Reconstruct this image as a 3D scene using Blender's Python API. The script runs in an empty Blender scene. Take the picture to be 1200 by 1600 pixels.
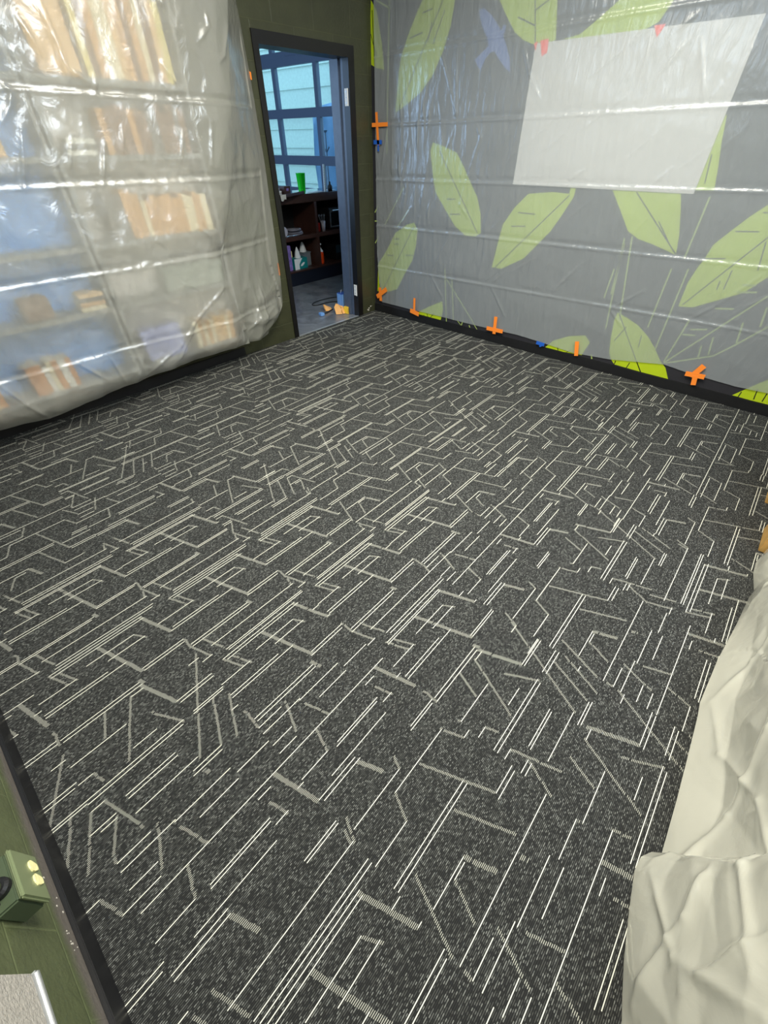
import bpy, bmesh, math, random
import numpy as np
from mathutils import Vector, Matrix

S = bpy.context.scene
COL = S.collection

# ---------------------------------------------------------------- camera, world, lights, exposure
CAM = (-3.9163, -3.6231, 1.5249)
YAW, PITCH, ROLL, FPX = -0.84064472, -0.738327092, -0.006366, 637.386
def make_camera():
    cy, sy = math.cos(YAW), math.sin(YAW); cp, sp = math.cos(PITCH), math.sin(PITCH)
    f = Vector((-sy*cp, cy*cp, sp)); r = Vector((cy, sy, 0)); u = r.cross(f)
    cr, sr = math.cos(ROLL), math.sin(ROLL)
    R, U = cr*r + sr*u, -sr*r + cr*u
    cd = bpy.data.cameras.new('camera'); co = bpy.data.objects.new('camera', cd); COL.objects.link(co)
    m = Matrix.Identity(4)
    for i in range(3):
        m[i][0], m[i][1], m[i][2], m[i][3] = R[i], U[i], -f[i], CAM[i]
    co.matrix_world = m
    cd.sensor_fit = 'VERTICAL'; cd.sensor_height = 24; cd.lens = 24*FPX/1600
    cd.clip_start = 0.02; cd.clip_end = 200
    S.camera = co
make_camera()

W = bpy.data.worlds.new('world'); S.world = W; W.use_nodes = True
bg = W.node_tree.nodes['Background']; bg.inputs[0].default_value = (0.45, 0.72, 1.0, 1); bg.inputs[1].default_value = 2.0

def area(name, loc, rot, sx, sy, power, color):
    d = bpy.data.lights.new(name, 'AREA'); d.shape = 'RECTANGLE'; d.size = sx; d.size_y = sy
    d.energy = power; d.color = color
    o = bpy.data.objects.new(name, d); COL.objects.link(o); o.location = loc; o.rotation_euler = rot
    return o
area('ceiling_lamp', (-2.3, -2.3, 2.93), (0, 0, 0), 1.9, 1.6, 92, (1.0, 0.97, 0.86))
area('ceiling_lamp', (-2.7, -3.0, 2.93), (0, 0, 0), 1.2, 0.3, 42, (1.0, 0.95, 0.84))  # extra ceiling fill, placed to brighten the white sheet at right
area('blue_fill', (-4.36, -1.6, 2.45), (0, math.radians(-68), 0), 0.6, 1.6, 14, (0.55, 0.75, 1.0))  # bluish fill added to tint the carpet, no opening in this wall
area('front_fill', (-2.2, -4.55, 2.45), (math.radians(62), 0, 0), 1.8, 0.6, 64, (0.8, 0.9, 1.0))  # unseen fill added to brighten the left plastic sheet
area('lobby_fill', (-2.6, 3.2, 1.9), (0, math.radians(-90), 0), 1.8, 2.4, 75, (0.42, 0.66, 1.0))  # added blue fill for the lobby frames, standing in for unseen glazing

S.view_settings.view_transform = 'Standard'
S.view_settings.look = 'None'
S.view_settings.gamma = 1.0
S.view_settings.exposure = 0.45
S.view_settings.use_curve_mapping = False

# ---------------------------------------------------------------- helpers
def lin(c):
    return tuple(((v/255)/12.92 if v/255 <= .04045 else ((v/255+.055)/1.055)**2.4) for v in c) + (1,)

def nodes(m):
    m.use_nodes = True; return m.node_tree.nodes, m.node_tree.links
def mat(name, rgb, rough=.6, metal=0, noise=0, nscale=20, bump=0, bscale=80, spec=None, emit=None, coat=0):
    m = bpy.data.materials.new(name); N, L = nodes(m); b = N['Principled BSDF']
    c = lin(rgb); b.inputs['Base Color'].default_value = c
    b.inputs['Roughness'].default_value = rough; b.inputs['Metallic'].default_value = metal
    if spec is not None: b.inputs['Specular IOR Level'].default_value = spec
    if coat: b.inputs['Coat Weight'].default_value = coat
    tc = N.new('ShaderNodeTexCoord')
    if noise:
        n = N.new('ShaderNodeTexNoise'); n.inputs['Scale'].default_value = nscale; n.inputs['Detail'].default_value = 5
        L.new(tc.outputs['Object'], n.inputs['Vector'])
        r = N.new('ShaderNodeValToRGB')
        r.color_ramp.elements[0].position = .3; r.color_ramp.elements[1].position = .7
        r.color_ramp.elements[0].color = tuple(v*(1-noise) for v in c[:3]) + (1,)
        r.color_ramp.elements[1].color = tuple(min(1, v*(1+noise)) for v in c[:3]) + (1,)
        L.new(n.outputs['Fac'], r.inputs[0]); L.new(r.outputs[0], b.inputs['Base Color'])
    if bump:
        n = N.new('ShaderNodeTexNoise'); n.inputs['Scale'].default_value = bscale; n.inputs['Detail'].default_value = 4
        L.new(tc.outputs['Object'], n.inputs['Vector'])
        bp = N.new('ShaderNodeBump'); bp.inputs['Strength'].default_value = bump; bp.inputs['Distance'].default_value = .01
        L.new(n.outputs['Fac'], bp.inputs['Height']); L.new(bp.outputs[0], b.inputs['Normal'])
    return m

class MB:
    """collects shapes in a bmesh"""
    def __init__(s): s.bm = bmesh.new(); s.mi = 0
    def box(s, x0, x1, y0, y1, z0, z1, bev=0, rot=None, mi=None):
        b2 = bmesh.new(); bmesh.ops.create_cube(b2, size=1)
        bmesh.ops.scale(b2, vec=(abs(x1-x0), abs(y1-y0), abs(z1-z0)), verts=b2.verts)
        if bev: bmesh.ops.bevel(b2, geom=list(b2.edges), offset=bev, segments=2, affect='EDGES')
        if rot is not None: bmesh.ops.transform(b2, matrix=rot, verts=b2.verts)
        bmesh.ops.translate(b2, vec=((x0+x1)/2, (y0+y1)/2, (z0+z1)/2), verts=b2.verts)
        s._merge(b2, mi); return s
    def lathe(s, prof, c=(0, 0, 0), n=24, M=None, cap=True, mi=None):
        b2 = bmesh.new(); rings = []
        for r, z in prof:
            rings.append([b2.verts.new((r*math.cos(2*math.pi*i/n), r*math.sin(2*math.pi*i/n), z)) for i in range(n)])
        for a, b in zip(rings, rings[1:]):
            for i in range(n): b2.faces.new((a[i], a[(i+1) % n], b[(i+1) % n], b[i]))
        if cap:
            b2.faces.new(rings[0][::-1]); b2.faces.new(rings[-1])
        if M is not None: bmesh.ops.transform(b2, matrix=M, verts=b2.verts)
        bmesh.ops.translate(b2, vec=c, verts=b2.verts)
        s._merge(b2, mi); return s
    def tube(s, pts, r, n=8, mi=None):
        pts = [Vector(p) for p in pts]; b2 = bmesh.new(); rings = []
        for i, p in enumerate(pts):
            t = (pts[min(i+1, len(pts)-1)] - pts[max(i-1, 0)]).normalized()
            a = t.cross(Vector((0, 0, 1))) if abs(t.z) < .9 else t.cross(Vector((1, 0, 0)))
            a.normalize(); b = t.cross(a)
            rr = r[i] if isinstance(r, (list, tuple)) else r
            rings.append([b2.verts.new(p + rr*(a*math.cos(2*math.pi*k/n) + b*math.sin(2*math.pi*k/n))) for k in range(n)])
        for a, b in zip(rings, rings[1:]):
            for k in range(n): b2.faces.new((a[k], a[(k+1) % n], b[(k+1) % n], b[k]))
        b2.faces.new(rings[0][::-1]); b2.faces.new(rings[-1])
        s._merge(b2, mi); return s
    def poly(s, pts, thick, d, mi=None):
        """flat outline pts (3D) extruded by vector d*thick"""
        b2 = bmesh.new(); d = Vector(d)*thick
        a = [b2.verts.new(p) for p in pts]; b = [b2.verts.new(Vector(p)+d) for p in pts]
        n = len(a); b2.faces.new(a[::-1]); b2.faces.new(b)
        for i in range(n): b2.faces.new((a[i], a[(i+1) % n], b[(i+1) % n], b[i]))
        bmesh.ops.recalc_face_normals(b2, faces=b2.faces)
        s._merge(b2, mi); return s
    def _merge(s, b2, mi):
        me = bpy.data.meshes.new('t'); k = mi if mi is not None else s.mi
        for f in b2.faces: f.material_index = k
        b2.to_mesh(me); b2.free(); s.bm.from_mesh(me); bpy.data.meshes.remove(me)
    def build(s, name, mats, parent=None, smooth=False, loc=(0, 0, 0)):
        bmesh.ops.recalc_face_normals(s.bm, faces=s.bm.faces)
        if loc != (0, 0, 0): bmesh.ops.translate(s.bm, vec=[-v for v in loc], verts=s.bm.verts)
        me = bpy.data.meshes.new(name); s.bm.to_mesh(me); s.bm.free()
        return link(name, me, mats, parent, smooth, loc)
def link(name, me, mats, parent=None, smooth=False, loc=(0, 0, 0)):
    o = bpy.data.objects.new(name, me); COL.objects.link(o)
    for m in (mats if isinstance(mats, (list, tuple)) else [mats]): me.materials.append(m)
    if smooth:
        for p in me.polygons: p.use_smooth = True
    o.location = loc
    if parent: o.parent = parent
    return o
def pymesh(name, verts, faces, mats, parent=None, smooth=False, mis=None):
    me = bpy.data.meshes.new(name); me.from_pydata(verts, [], faces); me.update()
    o = link(name, me, mats, parent, smooth)
    if mis is not None: me.polygons.foreach_set('material_index', mis)
    return o
def tag(o, label, cat, group=None):
    o['label'] = label; o['category'] = cat
    if group: o['group'] = group
    return o
def thing(name, label, cat, loc=(0, 0, 0), rotz=0, group=None):
    o = bpy.data.objects.new(name, None); COL.objects.link(o); o.location = loc; o.rotation_euler = (0, 0, rotz)
    o.empty_display_size = .05
    return tag(o, label, cat, group)
def struct(o): o['kind'] = 'structure'; return o
def Rz(a): return Matrix.Rotation(a, 4, 'Z')
def Ry(a): return Matrix.Rotation(a, 4, 'Y')
def Rx(a): return Matrix.Rotation(a, 4, 'X')

def planes(a, b, cell, seed, warp=.35):
    rs = np.random.RandomState(seed); H = rs.rand(64, 64); jx = rs.rand(64, 64)*.6
    u = a/cell + warp*np.sin(b/cell*1.7+seed) + 20; v = b/cell + warp*np.sin(a/cell*1.3+2*seed) + 20
    i = np.floor(u).astype(int) % 63; j = np.floor(v).astype(int) % 63; fu = u-np.floor(u); fv = v-np.floor(v)
    h00, h10, h01, h11 = H[i, j], H[i+1, j], H[i, j+1], H[i+1, j+1]
    return np.where(fu+fv < 1, h00+(h10-h00)*fu+(h01-h00)*fv, h11+(h01-h11)*(1-fu)+(h10-h11)*(1-fv)) - .5

# ---------------------------------------------------------------- materials
def carpet_mat():
    m = bpy.data.materials.new('carpet_pile'); N, L = nodes(m); b = N['Principled BSDF']
    b.inputs['Roughness'].default_value = .95; b.inputs['Specular IOR Level'].default_value = .15
    tc = N.new('ShaderNodeTexCoord'); sp = N.new('ShaderNodeSeparateXYZ'); L.new(tc.outputs['Object'], sp.inputs[0])
    def mth(op, a, v=None, w=None):
        n = N.new('ShaderNodeMath'); n.operation = op
        L.new(a, n.inputs[0])
        if isinstance(v, (int, float)): n.inputs[1].default_value = v
        elif v is not None: L.new(v, n.inputs[1])
        return n.outputs[0]
    ry = mth('MULTIPLY', sp.outputs[1], 1/.0046); fy = mth('FLOOR', ry)
    wn1 = N.new('ShaderNodeTexWhiteNoise'); wn1.noise_dimensions = '1D'; L.new(fy, wn1.inputs['W'])
    cx = mth('ADD', mth('MULTIPLY', sp.outputs[0], 1/.0062), mth('MULTIPLY', wn1.outputs[0], 7.0))
    fx = mth('FLOOR', cx); cb = N.new('ShaderNodeCombineXYZ'); L.new(fx, cb.inputs[0]); L.new(fy, cb.inputs[1])
    wn = N.new('ShaderNodeTexWhiteNoise'); wn.noise_dimensions = '2D'; L.new(cb.outputs[0], wn.inputs['Vector'])
    r = N.new('ShaderNodeValToRGB'); r.color_ramp.interpolation = 'CONSTANT'
    e = r.color_ramp.elements
    e[0].position = 0; e[0].color = (.028, .0285, .027, 1)
    e[1].position = .34; e[1].color = (.06, .061, .056, 1)
    e2 = e.new(.72); e2.color = (.10, .102, .095, 1)
    e3 = e.new(.87); e3.color = (.17, .174, .16, 1)
    L.new(wn.outputs[0], r.inputs[0])
    # dark groove between rows of tufts
    fr = mth('FRACT', ry); g = mth('GREATER_THAN', fr, .52)
    mx = N.new('ShaderNodeMix'); mx.data_type = 'RGBA'; L.new(g, mx.inputs['Factor'])
    L.new(r.outputs[0], mx.inputs[6]); mx.inputs[7].default_value = (.016, .0165, .017, 1)
    L.new(mx.outputs[2], b.inputs['Base Color'])
    bp = N.new('ShaderNodeBump'); bp.inputs['Strength'].default_value = .5; bp.inputs['Distance'].default_value = .002
    L.new(mth('PINGPONG', fr, .5), bp.inputs['Height']); L.new(bp.outputs[0], b.inputs['Normal'])
    return m

def block_mat(name, rgb, axis, off=(0, 0), base_band=None):
    """painted concrete block: running bond joints 0.4 x 0.2 m"""
    m = bpy.data.materials.new(name); N, L = nodes(m); b = N['Principled BSDF']
    b.inputs['Roughness'].default_value = .42
    tc = N.new('ShaderNodeTexCoord'); sp = N.new('ShaderNodeSeparateXYZ'); L.new(tc.outputs['Object'], sp.inputs[0])
    cb = N.new('ShaderNodeCombineXYZ'); L.new(sp.outputs[axis], cb.inputs[0]); L.new(sp.outputs[2], cb.inputs[1])
    mp = N.new('ShaderNodeMapping'); mp.inputs['Location'].default_value = (off[0], off[1], 0); L.new(cb.outputs[0], mp.inputs[0])
    br = N.new('ShaderNodeTexBrick'); br.inputs['Scale'].default_value = 1
    br.inputs['Brick Width'].default_value = .4; br.inputs['Row Height'].default_value = .2
    br.inputs['Mortar Size'].default_value = .004; br.inputs['Mortar Smooth'].default_value = .6
    c = lin(rgb); c2 = tuple(v*.8 for v in c[:3])+(1,)
    br.inputs['Color1'].default_value = c; br.inputs['Color2'].default_value = tuple(v*.9 for v in c[:3])+(1,)
    br.inputs['Mortar'].default_value = tuple(min(1, v*1.25) for v in c[:3])+(1,)
    L.new(mp.outputs[0], br.inputs[0])
    n = N.new('ShaderNodeTexNoise'); n.inputs['Scale'].default_value = 9; n.inputs['Detail'].default_value = 6
    L.new(tc.outputs['Object'], n.inputs['Vector'])
    mx = N.new('ShaderNodeMix'); mx.data_type = 'RGBA'; mx.blend_type = 'MULTIPLY'; mx.inputs['Factor'].default_value = .5
    L.new(br.outputs[0], mx.inputs[6]); L.new(n.outputs['Fac'], mx.inputs[7])
    out = mx.outputs[2]
    if base_band:
        z0, z1, bc = base_band
        mr = N.new('ShaderNodeMapRange'); mr.inputs[1].default_value = z0; mr.inputs[2].default_value = z1
        ad = N.new('ShaderNodeMath'); ad.operation = 'MULTIPLY_ADD'; ad.inputs[1].default_value = .05; L.new(n.outputs['Fac'], ad.inputs[0]); L.new(sp.outputs[2], ad.inputs[2])
        L.new(ad.outputs[0], mr.inputs[0])
        m2 = N.new('ShaderNodeMix'); m2.data_type = 'RGBA'; L.new(mr.outputs[0], m2.inputs['Factor'])
        m2.inputs[6].default_value = lin(bc); L.new(out, m2.inputs[7]); out = m2.outputs[2]
    L.new(out, b.inputs['Base Color'])
    ma = N.new('ShaderNodeMath'); ma.operation = 'MULTIPLY_ADD'; ma.inputs[1].default_value = -.7; L.new(br.outputs['Fac'], ma.inputs[0]); 
    n2 = N.new('ShaderNodeTexNoise'); n2.inputs['Scale'].default_value = 60; n2.inputs['Detail'].default_value = 3; L.new(tc.outputs['Object'], n2.inputs['Vector'])
    L.new(n2.outputs['Fac'], ma.inputs[2])
    bp = N.new('ShaderNodeBump'); bp.inputs['Strength'].default_value = .35; bp.inputs['Distance'].default_value = .006
    L.new(ma.outputs[0], bp.inputs['Height']); L.new(bp.outputs[0], b.inputs['Normal'])
    return m

def schlick(N, L, bp, f0):
    lw = N.new('ShaderNodeLayerWeight'); lw.inputs['Blend'].default_value = .5
    if bp: L.new(bp.outputs[0], lw.inputs['Normal'])
    p = N.new('ShaderNodeMath'); p.operation = 'POWER'; L.new(lw.outputs['Facing'], p.inputs[0]); p.inputs[1].default_value = 4
    a = N.new('ShaderNodeMath'); a.operation = 'MULTIPLY_ADD'; L.new(p.outputs[0], a.inputs[0]); a.inputs[1].default_value = .8; a.inputs[2].default_value = f0
    return a.outputs[0]
def film_mat(name, rgb, opac, rough=.2, transl=.4, refr=0, refr_rough=.35, ior=1.25, bump=.2, bscale=(6, 6, 2), gl0=.06):
    """milky polyethylene sheet"""
    m = bpy.data.materials.new(name); N, L = nodes(m); N.remove(N['Principled BSDF'])
    out = N['Material Output']; c = lin(rgb)
    tc = N.new('ShaderNodeTexCoord'); mp = N.new('ShaderNodeMapping'); mp.inputs['Scale'].default_value = bscale
    L.new(tc.outputs['Object'], mp.inputs[0])
    n = N.new('ShaderNodeTexNoise'); n.inputs['Scale'].default_value = 4; n.inputs['Detail'].default_value = 5; n.inputs['Distortion'].default_value = .8
    L.new(mp.outputs[0], n.inputs['Vector'])
    bp = N.new('ShaderNodeBump'); bp.inputs['Strength'].default_value = bump; bp.inputs['Distance'].default_value = .02
    L.new(n.outputs['Fac'], bp.inputs['Height'])
    t = N.new('ShaderNodeBsdfTransparent')
    d = N.new('ShaderNodeBsdfDiffuse'); d.inputs[0].default_value = c
    tr = N.new('ShaderNodeBsdfTranslucent'); tr.inputs[0].default_value = c
    g = N.new('ShaderNodeBsdfGlossy'); g.inputs['Roughness'].default_value = rough; g.inputs[0].default_value = (.95, .95, .95, 1)
    for x in (d, g): L.new(bp.outputs[0], x.inputs['Normal'])
    def mix(f, a, b_):
        x = N.new('ShaderNodeMixShader')
        if isinstance(f, float): x.inputs[0].default_value = f
        else: L.new(f, x.inputs[0])
        L.new(a.outputs[0], x.inputs[1]); L.new(b_.outputs[0], x.inputs[2]); return x
    D = mix(transl, d, tr)
    base = t
    if refr:
        rf = N.new('ShaderNodeBsdfRefraction'); rf.inputs['Roughness'].default_value = refr_rough; rf.inputs['IOR'].default_value = ior
        rf.inputs[0].default_value = (.96, .97, .97, 1)
        base = mix(float(refr), t, rf)
    M1 = mix(float(opac), base, D)
    L.new(mix(schlick(N, L, bp, gl0), M1, g).outputs[0], out.inputs['Surface'])
    return m

def glass_mat():
    m = bpy.data.materials.new('window_glass'); N, L = nodes(m); N.remove(N['Principled BSDF'])
    t = N.new('ShaderNodeBsdfTransparent'); t.inputs[0].default_value = (.86, .95, .97, 1)
    g = N.new('ShaderNodeBsdfGlossy'); g.inputs['Roughness'].default_value = .03
    x = N.new('ShaderNodeMixShader'); L.new(schlick(N, L, None, .04), x.inputs[0]); L.new(t.outputs[0], x.inputs[1]); L.new(g.outputs[0], x.inputs[2])
    L.new(x.outputs[0], N['Material Output'].inputs['Surface']); return m

def concrete_mat():
    m = bpy.data.materials.new('polished_concrete'); N, L = nodes(m); b = N['Principled BSDF']
    tc = N.new('ShaderNodeTexCoord'); n = N.new('ShaderNodeTexNoise'); n.inputs['Scale'].default_value = 5; n.inputs['Detail'].default_value = 8
    n.inputs['Roughness'].default_value = .65; n.inputs['Distortion'].default_value = .6
    L.new(tc.outputs['Object'], n.inputs['Vector'])
    r = N.new('ShaderNodeValToRGB'); r.color_ramp.elements[0].position = .3; r.color_ramp.elements[1].position = .72
    r.color_ramp.elements[0].color = (.07, .075, .085, 1); r.color_ramp.elements[1].color = (.24, .25, .27, 1)
    L.new(n.outputs['Fac'], r.inputs[0]); L.new(r.outputs[0], b.inputs['Base Color'])
    b.inputs['Roughness'].default_value = .32; return m

M = {}
M['carpet'] = carpet_mat()
M['line'] = mat('carpet_line_yarn', (232, 230, 214), .9, spec=.1)
M['dash'] = mat('carpet_dash_yarn', (170, 169, 158), .9, spec=.1)
M['wall_back'] = block_mat('olive_block_paint', (70, 72, 49), 0, (.25, .04))
M['wall_left'] = block_mat('olive_block_paint_near', (102, 110, 77), 1, (.21, .05), (.125, .16, (104, 98, 92)))
M['wall_plain'] = mat('olive_wall_paint', (54, 56, 42), .5, noise=.1, nscale=3)
M['ceiling'] = mat('ceiling_paint', (150, 150, 145), .8)
M['black'] = mat('black_vinyl', (24, 24, 26), .45, noise=.2, nscale=8)
M['frame'] = mat('dark_steel_frame', (13, 11, 12), .4, noise=.15)
M['jamb'] = mat('daylit_jamb_tint', (72, 84, 104), .4, noise=.1)  # blue of the window daylight is put into this colour
M['mural'] = mat('charcoal_mural', (38, 37, 42), .6, noise=.08, nscale=3)
M['lime'] = mat('lime_leaf_print', (176, 196, 22), .55, noise=.06, nscale=5)
M['vein'] = mat('black_vein_print', (26, 30, 14), .6)
M['twig'] = mat('pale_green_twig_print', (158, 176, 96), .6)
M['bird'] = mat('slate_blue_bird_print', (84, 112, 176), .6)
M['board'] = mat('pale_grey_board', (212, 208, 202), .7, noise=.03)
M['orange'] = mat('orange_tape', (255, 140, 44), .6)
M['red_tape'] = mat('red_orange_tape', (255, 92, 66), .6)
M['blue_tape'] = mat('blue_tape', (26, 92, 190), .6)
M['film_mural'] = film_mat('thin_milky_film', (204, 210, 212), .52, rough=.2, transl=.35, bump=.4, bscale=(4, 5, 1.2))
M['film_left'] = film_mat('milky_film_over_books', (236, 234, 222), .40, rough=.24, transl=.4, refr=.9, refr_rough=.42, ior=1.22, bump=.45, gl0=.08, bscale=(2.5, 2.5, 2))
M['film_right'] = film_mat('white_film', (242, 240, 224), .93, rough=.16, gl0=.12, transl=.3, bump=.22, bscale=(1.5, 1.5, 1.5))
M['white'] = mat('white_paint', (225, 226, 224), .5)
M['paleblue'] = mat('pale_blue_panel', (104, 176, 255), .6)
M['shelfgrey'] = mat('grey_shelf_board', (132, 134, 132), .5)
M['wood'] = mat('honey_oak', (206, 162, 92), .45, noise=.18, nscale=14)
M['junction'] = mat('dark_green_box_paint', (74, 86, 64), .35)
M['junction_light'] = mat('green_cover_paint', (120, 130, 96), .35)
M['cream'] = mat('cream_foam', (250, 240, 176), .7, noise=.06, nscale=90, bump=.3, bscale=90)
M['felt'] = mat('grey_felt', (168, 163, 155), .95, noise=.12, nscale=120, bump=.5, bscale=150)
M['alu'] = mat('silver_trim', (215, 218, 220), .28, metal=.7)
M['chip'] = mat('paint_chip', (205, 200, 188), .8)
M['concrete'] = concrete_mat()
M['glass'] = glass_mat()
M['winframe'] = mat('slate_window_frame', (96, 106, 124), .4)
M['brown'] = mat('dark_brown_wood', (66, 43, 37), .4, noise=.15, nscale=12)
M['counter'] = mat('glossy_brown_counter', (70, 52, 48), .12, noise=.1, nscale=8, coat=.6)
M['navy'] = mat('navy_black_plinth', (16, 22, 38), .5)
M['dark'] = mat('recess_shade', (14, 13, 15), .7)  # near-black colour standing in for shade inside open recesses
M['green_cup'] = mat('bright_green_plastic', (22, 205, 40), .25)
M['blue_box'] = mat('blue_carton', (30, 66, 150), .5)
M['blue_face'] = mat('light_blue_carton_face', (120, 168, 226), .5)
M['yellow'] = mat('yellow_paper', (250, 205, 60), .6)
M['tan'] = mat('tan_leather', (236, 176, 104), .6, bump=.3)
M['teal'] = mat('teal_carton', (16, 132, 134), .5)
M['tissue'] = mat('white_tissue', (232, 238, 242), .8, bump=.3)
M['purple'] = mat('purple_print', (126, 108, 178), .5, noise=.35, nscale=40)
M['orange_liquid'] = mat('orange_red_bottle', (232, 74, 22), .3)
M['steel'] = mat('brushed_steel', (170, 174, 180), .3, metal=.8)
M['black_glass'] = mat('black_oven_glass', (14, 18, 22), .12)
M['plate'] = mat('pale_plate', (176, 176, 190), .35)
M['greybin'] = mat('grey_bin_plastic', (120, 132, 142), .45)
M['redpack'] = mat('dark_red_pack', (140, 28, 26), .5)
M['siding'] = mat('pale_green_siding', (190, 200, 184), .6, noise=.08)
M['ground'] = mat('pale_ground', (150, 156, 158), .9)
M['pale_sheet'] = mat('pale_blue_sheet', (170, 205, 240), .5, noise=.08, nscale=6)
M['dark_blue'] = mat('dark_blue_box', (36, 58, 70), .5)

# measured outlines on the mural wall (y, z) and sheet creases
LEAVES = [[(-0.551, 2.324), (-0.489, 2.254), (-0.407, 2.146), (-0.347, 2.048), (-0.321, 1.952), (-0.287, 1.712), (-0.424, 1.762), (-0.57, 1.828), (-0.687, 1.921), (-0.775, 2.044), (-0.832, 2.17), (-0.855, 2.29), (-0.83, 2.364), (-0.758, 2.456), (-0.642, 2.394)], [(-0.009, 2.384), (-0.072, 2.323), (-0.127, 2.142), (-0.155, 1.982), (-0.065, 1.998), (0.012, 2.023), (0.006, 2.295)], [(-1.232, 2.249), (-1.302, 2.173), (-1.388, 2.087), (-1.464, 2.045), (-1.563, 2.013), (-1.709, 2.024), (-1.67, 2.2), (-1.584, 2.294), (-1.425, 2.355), (-1.27, 2.318)], [(-2.078, 2.155), (-1.993, 2.103), (-1.873, 2.036), (-1.761, 2.024), (-2.109, 1.987), (-2.254, 2.01), (-2.348, 2.042), (-2.397, 2.12), (-2.336, 2.201), (-2.193, 2.237)], [(-0.726, 1.512), (-0.838, 1.489), (-0.987, 1.446), (-1.07, 1.358), (-1.134, 1.279), (-1.242, 1.155), (-1.298, 1.037), (-1.322, 0.9), (-1.273, 0.869), (-1.162, 0.866), (-1.039, 0.928), (-0.908, 1.049), (-0.787, 1.17), (-0.746, 1.291), (-0.703, 1.455)], [(-2.055, 1.217), (-1.916, 1.221), (-1.717, 1.201), (-1.617, 1.106), (-1.531, 0.981), (-1.51, 0.84), (-1.487, 0.65), (-1.585, 0.649), (-1.782, 0.753), (-1.881, 0.865), (-1.973, 0.97), (-2.039, 1.088), (-2.094, 1.198), (-2.095, 1.26), (-2.046, 1.288)], [(-0.549, 0.917), (-0.596, 0.864), (-0.583, 0.717), (-0.545, 0.591), (-0.434, 0.432), (-0.34, 0.282), (-0.159, 0.217), (-0.038, 0.216), (-0.057, 0.498), (-0.185, 0.644), (-0.304, 0.809), (-0.462, 0.896)], [(-2.366, 1.251), (-2.472, 1.128), (-2.561, 1.021), (-2.648, 0.981), (-2.751, 0.96), (-2.853, 0.934), (-2.93, 0.911), (-2.904, 1.021), (-2.849, 1.171), (-2.806, 1.27), (-2.679, 1.346), (-2.462, 1.34)], [(-2.898, 1.629), (-2.926, 1.515), (-2.964, 1.396), (-2.996, 1.278), (-2.895, 1.274), (-2.684, 1.433), (-2.745, 1.563)], [(-3.312, 1.222), (-3.254, 1.162), (-3.185, 1.075), (-3.125, 0.993), (-3.112, 0.912), (-3.095, 0.858), (-3.075, 0.758), (-3.082, 0.6), (-3.174, 0.61), (-3.312, 0.686), (-3.423, 0.748), (-3.475, 0.818), (-3.504, 0.852), (-3.565, 0.956), (-3.556, 1.081), (-3.47, 1.21), (-3.38, 1.255)], [(-2.686, 0.483), (-2.777, 0.455), (-2.868, 0.421), (-2.974, 0.352), (-3.055, 0.277), (-3.126, 0.199), (-3.181, 0.157), (-3.233, 0.079), (-3.018, 0.076), (-2.805, 0.084), (-2.764, 0.118), (-2.731, 0.168), (-2.702, 0.29), (-2.681, 0.423)], [(-3.678, 0.082), (-3.739, 0.156), (-3.791, 0.218), (-3.818, 0.246), (-3.91, 0.26), (-4.022, 0.194), (-4.089, 0.072), (-3.903, 0.081), (-3.799, 0.08)], [(-2.173, 0.075), (-2.233, 0.154), (-2.363, 0.223), (-2.496, 0.258), (-2.551, 0.211), (-2.517, 0.09), (-2.35, 0.071)], [(-0.645, 0.096), (-0.805, 0.187), (-0.966, 0.266), (-0.986, 0.186), (-0.966, 0.07), (-0.816, 0.057), (-0.673, 0.051)]]
BIRD = [(-1.074, 2.219), (-1.113, 2.225), (-1.184, 2.185), (-1.25, 2.131), (-1.276, 2.105), (-1.291, 2.131), (-1.313, 2.125), (-1.308, 2.098), (-1.299, 2.075), (-1.332, 2.035), (-1.375, 1.966), (-1.396, 1.893), (-1.351, 1.917), (-1.292, 1.963), (-1.24, 2.009), (-1.205, 2.004), (-1.167, 1.972), (-1.139, 1.92), (-1.114, 1.936), (-1.076, 1.978), (-1.138, 2.013), (-1.184, 2.039), (-1.173, 2.073), (-1.124, 2.126), (-1.09, 2.178)]
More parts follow.
